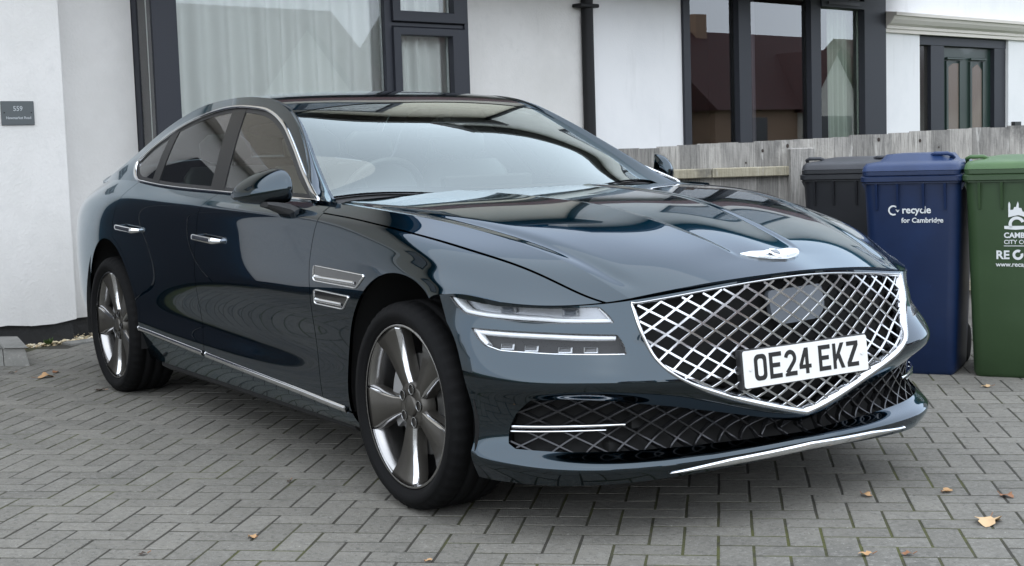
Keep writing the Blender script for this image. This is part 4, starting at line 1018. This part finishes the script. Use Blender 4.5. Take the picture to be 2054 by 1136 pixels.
# ---- windscreen, roof, rear window, boot lid
tx = np.linspace(-4.02, -.53, 330); tt = np.linspace(-1, 1, 150)
TP = top_grid(tx, tt); TN = grid_normals(TP, np.array([0, 0, 1.])); TX, TY, TZ = TP[..., 0], TP[..., 1], TP[..., 2]
TT = np.broadcast_to(tt[:, None], TX.shape); ye = np.broadcast_to(top_edge(tx)[0][None], TX.shape); edge = ye-np.abs(TY)
xh = -1.49+.055*(TY/.6)**2
xw = -.625-.19*(TY/.76)**2                              # lower edge of the glass
panel('windscreen', TP, TN, [TX-xh-.002, edge-.012, xw-TX], WGLASS, car, 1, lip=0, offset=-.002)
panel('windscreen_border', TP, TN, [TX-xh-.002, np.maximum.reduce([xh+.06-TX, .035-edge, TX-xw+.05]), edge-.010, xw+.01-TX], GLOSSBLK, car, 1, lip=0, offset=-.006)
for s in (-1, 1): panel('windscreen_edge', TP, TN, [TX-xh, .0125-edge, TY*s], PAINT, car, 1, lip=.01)
panel('cowl', TP, TN, [TX-xw, edge-.012, -.545-TX], BLKPL, car, 1, lip=0, offset=-.012)
panel('roof', TP, TN, [xh-TX-.002, TX+2.66], PAINT, car, 1)
panel('roof_lining', TP, TN, [xh-TX, TX+2.66, edge-.03], LINING, car, 1, lip=0, offset=-.03)
panel('rear_window_glass', TP, TN, [-2.665-TX, TX+3.33, edge-.10], SGLASS, car, 1, lip=0, offset=-.003)
for s in (-1, 1): panel('rear_pillar', TP, TN, [-2.665-TX, TX+3.33, .098-edge, TY*s], PAINT, car, 1)
panel('boot_lid', TP, TN, [-3.335-TX], PAINT, car, 1)
# rear end
ed_ = SP[:, 0]; th = np.linspace(0, math.pi, 60)
RP = np.stack([ed_[:, None, 0]-.10*np.sin(th)[None]**.8, ed_[:, None, 1]*np.cos(th)[None], np.broadcast_to(ed_[:, None, 2], (len(ed_), 60))], 2)
RN = grid_normals(RP, np.array([-1., 0, 0])); panel('rear_bumper', RP, RN, [np.ones(RP.shape[:2])], PAINT, car, 1, lip=0)
# wipers
for s, xa, ya, yb_ in ((1, -.66, -.55, -.02), (1, -.66, .02, .52)):
    pts = []
    for t in np.linspace(0, 1, 14):
        y = ya+(yb_-ya)*t; x = -.625+.02*abs(y); z = .985; pts.append((x, y, z))
    mb = MB(); mb.tube(pts, .007, 6); mb.build('wiper', BLKPL, car)
# ---- mirrors
for s in (-1, 1):
    st = [(.935,.030,.985,1.075,-.755),(.945,.072,.978,1.103,-.760),(.965,.098,.974,1.112,-.765),(1.00,.110,.972,1.106,-.770),(1.04,.110,.973,1.090,-.775),(1.075,.098,.977,1.070,-.785),(1.10,.078,.983,1.050,-.795),(1.118,.050,.993,1.030,-.805),(1.124,.02,1.0,1.018,-.81)]
    rings = []
    for y, dx, z0, z1, xb_ in st:
        xb_ = np.interp(y, [.935, 1.124], [-.930, -1.090]); y = .880+(y-.935)*.84
        r = []
        for k in range(20):
            a = 2*math.pi*k/20; c, q = math.cos(a), math.sin(a)
            xx = xb_+(dx*abs(c)**.75 if c > 0 else -.018*abs(c)**.5); zz = (z0+z1)/2+(z1-z0)/2*np.sign(q)*abs(q)**.8
            xx -= .25*dx*max(0, q)*(1 if c > 0 else 0)
            r.append((xx, s*y, zz))
        rings.append(r)
    mb = MB(); mb.loft(rings); mir = mb.build('mirror', PAINT, car)
    md = mir.modifiers.new('sub', 'SUBSURF'); md.levels = 1; md.render_levels = 2
    mb = MB(); rings = []
    for y, x0, x1, z0, z1 in ((.86,-.88,-.79,.900,.952),(.895,-.89,-.805,.908,.960),(.92,-.925,-.835,.936,.978),(.95,-.96,-.88,.956,.984),(.975,-.985,-.915,.968,.986)):
        rings.append([(x0, s*y, z0), (x1, s*y, z0), (x1+.008, s*y, (z0+z1)/2), (x1, s*y, z1), (x0, s*y, z1)])
    mb.loft(rings, smooth=False); mb.build('mirror_arm', BLKPL, mir)
    rr2 = [(.94,.99),(.945,1.085),(.97,1.098),(1.02,1.085),(1.08,1.05),(1.105,1.015),(1.08,.988),(1.0,.982)]
    lp = smooth_loop(rr2, 40, True, 2); lp = (lp-[1.02, 1.04])*.88+[1.02, 1.04]; V = [(np.interp(y, [.935, 1.124], [-.949, -1.111]), s*(.880+(y-.935)*.84), z) for y, z in lp]; obj('mirror_glass', V, [tuple(range(len(V)))], CHROME, mir)
# ---- underside, wheel housings, engine bay, cabin
mb = MB(); mb.box((-3.95, -.62, .135), (.68, .62, .30), .02); mb.box((-2.50, -.86, .165), (-.50, .86, .30), .02); mb.box((-3.95,-.74,.22), (-3.48,.74,.40), .02); mb.box((.30,-.60,.185),(.74,.60,.25),.02); mb.build('underbody', UNDER, car)  # car floor shaped low and wide to block light and deepen the shade below
mb = MB(); mb.box((-.62, -.55, .30), (.70, .55, .66), .02); mb.build('engine_bay', DARK, car)
for cx in (0, -3.01):
    for s in (-1, 1):
        rings = []
        for y in (.925, .56):
            rings.append([(cx+.425*math.cos(a), s*y, .352+.448*math.sin(a)) for a in np.linspace(math.radians(-12), math.radians(192), 40)])
        mb = MB(); mb.loft(rings, closed=False, cap=False); 
        mb.add([(cx+.42, s*.56, .2), (cx-.42, s*.56, .2), (cx-.42, s*.56, .8), (cx+.42, s*.56, .8)], [(0, 1, 2, 3)]); mb.build('wheel_liner', DARK, car)
mb = MB(); mb.box((-3.2, -.80, .28), (-.75, .80, .36), .02)
for s in (-1, 1): mb.box((-2.75, s*.845-.02, .30), (-.75, s*.845+.02, .93), .01)
mb.box((-3.15, -.72, .30), (-2.95, .72, .98), .03); mb.build('cabin_shell', LEATHER, car)
mb = MB()
rings = []
for x, z in ((-.60,.93),(-.75,.985),(-.92,1.005),(-1.02,.985),(-1.06,.92),(-1.02,.62)): rings.append([(x-.03*(abs(y)/.75)**2, y, z-.015*(abs(y)/.75)**2) for y in np.linspace(-.76, .76, 15)])
mb.loft(rings, closed=False, cap=False); mb.box((-1.0, -.18, .985), (-.96, .24, 1.05), .008); mb.build('dashboard', LEATHER, car)
wc = np.array([-1.13, -.38, .955]); ax = np.array([-.9, 0, .38]); ax /= np.linalg.norm(ax); sx_ = np.array([0, 1., 0]); sy_ = np.cross(ax, sx_)
mb = MB(); R1 = [[tuple(wc+(.18+.016*math.cos(b))*(math.cos(a)*sx_+math.sin(a)*sy_)+.016*math.sin(b)*ax) for b in np.linspace(0, 2*math.pi, 8, endpoint=False)] for a in np.linspace(0, 2*math.pi, 36)]
mb.loft(R1, True, False); Tw = frame_map(wc, sx_, sy_, ax); mb.box((-.17, -.02, -.01), (.17, .02, .01), .005, Tw); mb.box((-.06, -.05, -.03), (.06, .05, .02), .012, Tw); mb.build('steering_wheel', LEATHER, car)
def seat(x, y, w, front=True):
    mb = MB(); rings = []
    for t, wd, th in ((0, w, .10), (.2, w, .12), (.45, w*.97, .11), (.7, w*.86, .09), (.76, w*.70, .06)):
        zc_, xc = .50+t*.80, x-.10-t*.26
        rings.append([(xc+th*.5*np.sign(math.cos(a))*abs(math.cos(a))**.6, y+wd/2*np.sign(math.sin(a))*abs(math.sin(a))**.6, zc_) for a in np.linspace(0, 2*math.pi, 20, endpoint=False)])
    mb.loft(rings); mb.box((x-.12, y-w/2, .38), (x+.42, y+w/2, .55), .04)
    st_ = mb.build('seat', LEATHER, car)
    hw = .13; rings = []
    for zc_, k in ((1.125, .6), (1.15, 1), (1.22, 1), (1.265, .6)): rings.append([(x-.31-(zc_-1.12)*.2+.045*k*np.sign(math.cos(a))*abs(math.cos(a))**.6, y+hw*k*np.sign(math.sin(a))*abs(math.sin(a))**.6, zc_) for a in np.linspace(0, 2*math.pi, 20, endpoint=False)])
    mb = MB(); mb.loft(rings); mb.box((x-.315, y-.05, 1.06), (x-.30, y-.035, 1.14)); mb.box((x-.315, y+.035, 1.06), (x-.30, y+.05, 1.14)); mb.build('head_rest', LEATHER, st_)
for y in (-.38, .38): seat(-1.45, y, .52)
for y in (-.40, .40): seat(-2.40, y, .55)
mb = MB(); mb.box((-1.30, -.11, 1.20), (-1.27, .11, 1.26), .01); mb.tube([(-1.285, 0, 1.255), (-1.29, 0, 1.29)], .012); mb.build('interior_mirror', BLKPL, car)
# ---- wheels (built once facing -y, then copied)
HZ = .3388
def build_wheel():
    prof = [(.0,.2595),(-.0015,.2640),(.002,.2690),(.010,.2705),(.012,.262),(.022,.256),(.045,.249),(.10,.243),(.20,.240)]
    V, F = lathe(prof, 96); wh = obj('wheel', V, F, BARREL, car, smooth=True)
    parts = []
    # tyre
    tp = [(.012,.2685),(.000,.2705),(-.008,.277),(-.0125,.287),(-.0150,.289),(-.0150,.312),(-.0115,.3135),(-.003,.327),(.006,.3335),(.020,.3375),(.050,.3395),(.052,.3335),(.060,.3335),(.062,.3398),(.100,.3402),(.102,.3335),(.112,.3335),(.114,.3402),(.152,.3398),(.154,.3335),(.162,.3335),(.164,.3395),(.195,.3375),(.215,.329),(.226,.305),(.22,.277),(.208,.2685)]
    V, F = lathe(tp, 150); V = [list(v) for v in V]; m = len(tp)
    for k in range(150):
        if k % 3 == 0:
            for j in (7, 8, 9, 22, 23):
                v = V[k*m+j]; r = math.hypot(v[0], v[2]); q = (r-.006)/r; v[0] *= q; v[2] *= q
    parts.append(obj('tyre', V, F, RUBBER, wh, smooth=[True]*len(F)))
    # spokes
    S_ = np.array([.045,.075,.11,.15,.19,.225,.250,.2635]); tl_ = np.array([-.023,-.026,-.034,-.046,-.059,-.071,-.080,-.085]); tr_ = np.array([.023,.023,.024,.029,.036,.046,.055,.060])
    dep = np.array([.030,.026,.023,.021,.018,.013,.007,.004]); bv = np.array([.004,.0045,.005,.006,.007,.008,.007,.005])
    for k in range(5):
        a = math.radians(114+72*k); ca, sa = math.cos(a), math.sin(a)
        V = []; F = []; MI = []; SMO = []
        for i in range(len(S_)):
            s0, l, r, d, b = S_[i], tl_[i], tr_[i], dep[i], bv[i]
            row = [(l-b*.8, d+.05), (l-b, d+.011+b*.8), (l+.002, d), ((l+r)/2, d+.003), (r-.002, d), (r+b, d+.011+b*.8), (r+b*.8, d+.05)]
            rad = lambda t: math.sqrt(max(s0*s0-t*t, 1e-6)) if s0 > .2 else s0
            for t, dd in row: 
                rr_ = rad(t)
                V.append((ca*rr_+sa*t, dd, sa*rr_-ca*t))
        n = 7
        for i in range(len(S_)-1):
            for j in range(n-1): F.append((i*n+j, i*n+j+1, (i+1)*n+j+1, (i+1)*n+j)); MI.append(1 if j in (1, 4) else 0); SMO.append(True)
        F.append(tuple(range((len(S_)-1)*n, len(S_)*n))); MI.append(0); SMO.append(False)
        parts.append(obj('spoke', V, F, [GUNMET, MACHINED], wh, smooth=SMO, midx=MI))
    V, F = lathe([(.075,.078),(.030,.076),(.0265,.070),(.0255,.040),(.030,.036)], 60); parts.append(obj('hub', V, F, GUNMET, wh, smooth=True))
    V, F = lathe([(.032,.036),(.022,.0345),(.0195,.030),(.0185,.0001)], 40); parts.append(obj('hub_cap', V, F, GUNMET, wh, smooth=True))
    for k in range(5):
        a = math.radians(114+36+72*k); c = (.056*math.cos(a), 0, .056*math.sin(a))
        V, F = lathe([(.022,.0165),(.0215,.0145),(.05,.0135),(.05,.0001)], 20, 'y', c); parts.append(obj('lug_hole', V, F, [DARK], wh, smooth=True))
        V, F = lathe([(.0212,.0172),(.0205,.0158),(.0225,.0145)], 20, 'y', c); parts.append(obj('lug_ring', V, F, [MACHINED], wh, smooth=True))
    V, F = lathe([(.088,.0001),(.088,.085),(.075,.09),(.075,.165),(.087,.168),(.10,.166)], 64); parts.append(obj('brake_disc', V, F, DISC, wh, smooth=False))
    V, F = lathe([(.20,.241),(.20,.0001)], 48); parts.append(obj('wheel_back', V, F, DARK, wh))
    mb = MB(); rings = []
    for a in np.linspace(math.radians(148), math.radians(212), 12):
        ca, sa = math.cos(a), math.sin(a); rings.append([(ca*.118, .058, sa*.118), (ca*.178, .058, sa*.178), (ca*.185, .07, sa*.185), (ca*.185, .13, sa*.185), (ca*.115, .13, sa*.115)])
    mb.loft(rings, smooth=False)
    parts.append(mb.build('brake_caliper', CALIPER, wh))
    return wh
wheel = build_wheel(); wheel.location = (0, -.932, HZ)
def copy_tree(o, parent):
    c = o.copy(); COL.objects.link(c); c.parent = parent
    for ch in list(o.children): copy_tree(ch, c)
    return c
kids = list(wheel.children)
for loc, rz, ry in (((-3.01, -.925, HZ), 0, .16), ((0, .932, HZ), math.pi, .3), ((-3.01, .925, HZ), math.pi, .9)):
    c = wheel.copy(); COL.objects.link(c); c.parent = car; c.location = loc; c.rotation_euler = (0, 0, rz)
    for k in kids:
        q = k.copy(); COL.objects.link(q); q.parent = c
        if ry and not k.name.startswith('brake_caliper'): q.rotation_euler = (0, ry, 0)
# ================================================================= FENCE, BINS, LEAVES
a58 = math.radians(58); QE = np.array([math.cos(a58), math.sin(a58), 0]); QN = np.array([math.sin(a58), -math.cos(a58), 0]); QO = np.array([-2.828, 1.338, 0.])
fen = frame_map(QO, QE, QN, (0, 0, 1))
def wood(name, c1, c2, c3):
    return mat(name, c1, .92, bump=(60, .004, .6), vary=[(7, c2, .35, .65, (6, 6, .55)), (26, c3, .48, .70, (6, 6, .30)), (4, (.08, .078, .075), .56, .74, (1.5, 1.5, 1.0)), (9, (.50, .485, .455), .60, .78, (4, 4, .5))])
WOODS = [wood('weathered_board_a', (.34, .325, .30), (.23, .22, .205), (.14, .134, .125)), wood('weathered_board_b', (.42, .40, .365), (.29, .275, .255), (.17, .163, .15)), wood('weathered_board_c', (.26, .248, .23), (.18, .173, .16), (.10, .097, .09))]
RAILW = wood('rail_wood', (.36, .33, .25), (.28, .25, .18), (.20, .18, .13)); KNOT = mat('knot', (.035, .025, .02), .8)
fn_ = empty('fence', (0, 0, 0), label='weathered grey timber board fence behind the wheelie bins', cat='fence')
rf = random.Random(8); t = .30; k = 0
ftop = lambda t: 1.106+.0275*t
while t < 4.3:
    w = rf.uniform(.10, .125); z1 = ftop(t)+rf.uniform(-.004, .006); o = rf.uniform(-.004, .004)
    T = lambda v: fen(v)
    V = [(t, o, .03), (t+w+.012, o+.004, .03), (t+w+.012, o-.008, .03), (t, o-.018, .03)]; V += [(a, b, z1) for a, b, _ in V]
    bo = obj('board', [fen(v) for v in V], [(0, 1, 5, 4), (1, 2, 6, 5), (2, 3, 7, 6), (3, 0, 4, 7), (4, 5, 6, 7)], WOODS[rf.randrange(3)], fn_)
    if rf.random() < .75:
        for _ in range(rf.randrange(1, 3)):
            kz, kt, r = rf.uniform(.72, z1-.02), t+rf.uniform(.02, w-.02), rf.uniform(.004, .009)
            V = [fen((kt+r*math.cos(a), o+.0052, kz+1.4*r*math.sin(a))) for a in np.linspace(0, 6.283, 9)[:-1]]; obj('knot', V, [tuple(range(8))], KNOT, bo)
    t += w; k += 1
for z0, z1 in ((.945, 1.0), (.25, .31)):
    for a, b in ((.28, 1.15), (1.155, 1.592), (1.725, 3.3), (3.305, 4.3)):
        mb = MB(); mb.box((a, .008, z0), (b, .058, z1), .005, fen); mb.build('rail', RAILW, fn_)
for a, zt_ in ((1.592, 1.10), (3.55, 1.17)):
    mb = MB(); mb.box((a, .010, -.05), (a+.133, .105, zt_), .006, fen); mb.build('post', WOODS[0], fn_)
# ---- wheelie bins
def plastic(name, c, c2): return mat(name, c, .42, spec=.4, bump=(420, .0004, .25), vary=[(5, c2, .45, .72), (26, tuple(min(1, q*1.5+.01) for q in c2), .68, .85, (1, 1, .3))])
def sq_ring(cx, cy, hx, hy, z, r, n=5):
    o = []
    for sx, sy, a0 in ((1, 1, 0), (-1, 1, 90), (-1, -1, 180), (1, -1, 270)):
        for q in range(n+1):
            a = math.radians(a0+90*q/n); o.append((cx+sx*(hx-r)+r*math.cos(a), cy+sy*(hy-r)+r*math.sin(a), z))
    return o
def wheelie_bin(tc, oc, rot, m, lidm, label, style):
    """local frame: x to the right, y towards the viewer (front at y = 0), z up"""
    ex = QE*math.cos(rot)+QN*math.sin(rot); ey = QN*math.cos(rot)-QE*math.sin(rot); o = QO+QE*tc+QN*oc
    T = frame_map(o, ex, ey, (0, 0, 1)); S = lambda r: [T(v) for v in r]
    D = .52; b = empty('wheelie_bin', (0, 0, 0), label=label, cat='wheelie bin', group='wheelie bins by the fence')
    mb = MB(); rings = []
    for z, hw, y0, y1, r in ((.0, .185, -.06, -D+.08, .03), (.02, .196, -.045, -D+.06, .045), (.30, .206, -.034, -D+.045, .05), (.80, .222, -.012, -D+.03, .05), (.925, .226, -.006, -D+.02, .045)):
        rings.append(S(sq_ring(0, (y0+y1)/2, hw, (y0-y1)/2, z, r)))
    mb.loft(rings, smooth=True); mb.build('bin_body', m, b)
    mb = MB()
    mb.loft([S(sq_ring(0, -D/2+.005, .230, D/2+.0, z, .03)) for z in (.925, .932)]+[S(sq_ring(0, -D/2+.007, .238, D/2+.012, z, .035)) for z in (.936, .958)]+[S(sq_ring(0, -D/2+.007, .234, D/2+.008, .962, .035))]+[S(sq_ring(0, -D/2+.007, .229, D/2+.014, z, .035)) for z in (.966, .984)], smooth=False); mb.build('bin_rim', m, b)
    for x in (-.16, -.06, .06, .16):
        mb = MB(); mb.add([T((x-.006, -.004, .80)), T((x+.006, -.004, .80)), T((x+.006, .022, .924)), T((x-.006, .022, .924)), T((x-.006, -.03, .924)), T((x+.006, -.03, .924)), T((x-.006, -.03, .80)), T((x+.006, -.03, .80))], [(0, 1, 2, 3), (0, 3, 4, 6), (1, 7, 5, 2), (3, 2, 5, 4)]); mb.build('gusset', m, b)
    for sgn in (-1, 1):
        mb = MB(); mb.add([T((sgn*.20, -.06, .84)), T((sgn*.20, -.09, .84)), T((sgn*.245, -.06, .926)), T((sgn*.245, -.09, .926)), T((sgn*.20, -.06, .926)), T((sgn*.20, -.09, .926))], [(0, 2, 4), (1, 5, 3), (0, 1, 3, 2)]); mb.build('gusset', m, b)
    mb = MB()
    mb.loft([S(sq_ring(0, -D/2+.007, .233, D/2+.004, .986, .04)), S(sq_ring(0, -D/2+.007, .229, D/2+.0, 1.008, .05)), S(sq_ring(0, -D/2+.0, .222, D/2-.02, 1.022, .06)), S(sq_ring(0, -D/2-.02, .175, D/2-.09, 1.030, .06)), S(sq_ring(0, -D/2-.03, .150, D/2-.12, 1.062 if style else 1.040, .05)), S(sq_ring(0, -D/2-.03, .10, D/2-.17, 1.066 if style else 1.046, .04))], smooth=True); lid = mb.build('bin_lid', lidm, b)
    for x in ((-.19, .17) if not style else (.12,)):
        w_ = .05; pts = [T((x-w_, -.20, 1.012+.03*style)), T((x-w_*.92, -.15, 1.034+.02*style)), T((x-w_*.6, -.14, 1.042+.02*style)), T((x+w_*.6, -.14, 1.042+.02*style)), T((x+w_*.92, -.15, 1.034+.02*style)), T((x+w_, -.20, 1.012+.03*style))]
        mb = MB(); mb.tube(pts, .0095, 8); mb.build('lid_grip', lidm, b)
    mb = MB(); mb.tube([T((-.22, -D-.04, .99)), T((.22, -D-.04, .99))], .016, 10); mb.build('push_bar', m, b)
    for sgn in (-1, 1):
        c = T((sgn*.17, -D+.01, .10)); ax_ = ex
        V, F = lathe([(-.025, .0001), (-.025, .085), (-.015, .10), (.015, .10), (.025, .085), (.025, .0001)], 24, 'z')
        obj('bin_wheel', [tuple(np.array(c)+ax_*v[2]+ey*v[0]+np.array([0, 0, 1])*v[1]) for v in V], F, RUBBER, b, smooth=False)
    tp = math.atan2(.028, .62)
    fT = lambda x, z: T((x, -.012-(.80-z)*.044+.0035, z))
    return b, fT, T
R20 = math.radians(27)
NAVY = plastic('navy_bin', (.0048, .0150, .052), (.0062, .0195, .066)); GREENP = plastic('green_bin', (.028, .055, .022), (.034, .065, .027)); BLACKP = plastic('black_bin', (.014, .015, .018), (.020, .021, .024))
wheelie_bin(1.745, .70, R20, BLACKP, plastic('grey_black_lid', (.028, .030, .036), (.04, .042, .05)), 'black wheelie bin standing behind the blue one against the fence', 0)
bb, fT, TB = wheelie_bin(1.885, 1.385, R20, NAVY, plastic('blue_lid', (.012, .030, .090), (.017, .039, .115)), 'dark blue recycling wheelie bin between the black and green bins', 1)
WHITEINK = mat('white_print', (.62, .64, .64), .6)
def ink(fT, V, F, x, z, par, d=0):
    obj('bin_print', [fT(x+a, z+b) for a, b, c in V], F, WHITEINK, par)
def arc_loop(r0, r1, a0, a1, n=22):
    A = [math.radians(a0+(a1-a0)*i/n) for i in range(n+1)]
    return [(r1*math.cos(a), r1*math.sin(a)) for a in A]+[(r0*math.cos(a), r0*math.sin(a)) for a in A[::-1]]
def flat(loops):
    V, F = poly_curve(loops, 0.0); return V, F
V, F = flat([arc_loop(.017, .0245, 45, 300)]); ink(fT, V, F, -.082, .797, bb)
V, F = flat([[(-.011, .003), (-.001, .010), (.009, .003), (-.001, -.010)]]); ink(fT, V, F, -.061, .797, bb)
V, F = text_curve('recycle', .047, 0, 'LEFT', .0011); ink(fT, V, F, -.042, .783, bb)
V, F = text_curve('for Cambridge', .033, 0, 'LEFT', .0007); ink(fT, V, F, -.045, .738, bb)
gb, fG, TG = wheelie_bin(2.308, 1.60, R20, GREENP, plastic('green_lid', (.055, .115, .042), (.07, .135, .05)), 'green wheelie bin at the right edge of the picture', 0)
x0 = -.062
for L in ([(-.052,.0),(-.052,.062),(-.048,.074),(-.043,.062),(-.043,.034),(-.030,.036),(-.026,.048),(-.018,.048),(-.014,.062),(-.010,.074),(-.006,.062),(-.006,.044),(.006,.042),(.010,.028),(.022,.022),(.030,.004),(.026,-.004),(.014,.004),(-.006,.010),(-.030,.006)],
          [(-.070,-.040),(.070,-.040),(.050,-.052),(-.020,-.058),(-.070,-.054)]):
    V, F = flat([L]); ink(fG, V, F, .02, .760, gb)
V, F = flat([arc_loop(.022, .036, 20, 215)]); ink(fG, V, F, .005, .728, gb)
V, F = text_curve('CAMBRIDGE', .034, 0, 'LEFT', .0012); ink(fG, V, F, -.052, .665, gb)
V, F = text_curve('CITY COUNCIL', .027, 0, 'LEFT', .0004); ink(fG, V, F, -.052, .636, gb)
V, F = flat([[(-.052, .625), (.15, .625), (.15, .628), (-.052, .628)]]); ink(fG, V, F, 0, 0, gb)
V, F = text_curve('RE', .055, 0, 'LEFT', .0016); ink(fG, V, F, -.088, .566, gb)
V, F = flat([arc_loop(.012, .024, 60, 380)]); ink(fG, V, F, .010, .585, gb)
V, F = text_curve('CAP', .055, 0, 'LEFT', .0016); ink(fG, V, F, .040, .566, gb)
V, F = text_curve('www.recap.co.uk', .030, 0, 'LEFT', .0006); ink(fG, V, F, -.088, .530, gb)
# ---- fallen leaves
LEAF = [mat('leaf_tan', (.42, .25, .12), .7), mat('leaf_brown', (.22, .10, .045), .7), mat('leaf_pale', (.52, .36, .20), .7), mat('leaf_dark', (.05, .035, .025), .8)]
leaves = [(-3.753,-1.074,.105,0,'largest tan leaf lying left of the rear wheel'),(-3.895,-.981,.05,1,'small brown leaf behind the tan leaf near the rear wheel'),(-3.10,-.985,.06,3,'dark leaf lying against the rear tyre'),
 (.832,.30,.045,0,'orange leaf lying under the front lip of the car'),(.956,.536,.05,0,'flat orange leaf right of the one under the front lip'),(1.118,.626,.055,1,'curled brown leaf near the right edge below the green bin'),
 (1.278,.332,.11,2,'large crumpled pale leaf near the bottom right corner'),(1.281,-.194,.04,0,'orange leaf at the bottom right by the frame edge'),(1.352,-.107,.035,1,'small brown leaf right of the bottom orange leaf'),
 (-.007,-1.471,.038,0,'tiny orange leaf lying left of the front wheel'),(-.203,2.186,.05,2,'pale leaf at the foot of the green bin'),(-4.046,-1.184,.04,3,'dark leaf below the raised kerb step'),(.558,-1.175,.03,0,'tiny orange leaf at the bottom edge below the front wheel'),
 (-.612,-1.074,.025,3,'tiny dark leaf fragment beside the sill shadow'),(-.04,-1.802,.03,3,'tiny dark leaf fragment near the bottom left')]
rl = random.Random(3)
for x, y, L, mi, lab in leaves:
    n = 9; V = []; F = []; a = rl.uniform(0, 6.28); ca, sa = math.cos(a), math.sin(a); ph = rl.uniform(0, 6)
    for i in range(n+1):
        u = i/n; w_ = .34*math.sin(math.pi*u**.8)*(1+.25*math.sin(u*22+ph))
        for j in (-1, -.5, 0, .5, 1):
            lx, ly = (u-.5)*L, j*w_*L; z = .006+.25*L*abs(j)*w_*(1+.6*math.sin(7*u+ph+j))+.06*L*math.sin(9*u+ph)
            V.append((x+ca*lx-sa*ly, y+sa*lx+ca*ly, max(z, .002)))
    for i in range(n):
        for j in range(4): F.append((i*5+j, i*5+j+1, i*5+6+j, i*5+5+j))
    lf = obj('leaf', V, F, LEAF[mi], smooth=True, label=lab, cat='leaf', group='fallen leaves on the drive')
    mb = MB(); mb.tube([(x-ca*.5*L, y-sa*.5*L, .006), (x-ca*.75*L, y-sa*.75*L+.004, .012)], .0014, 5); mb.build('stalk', LEAF[1], lf)
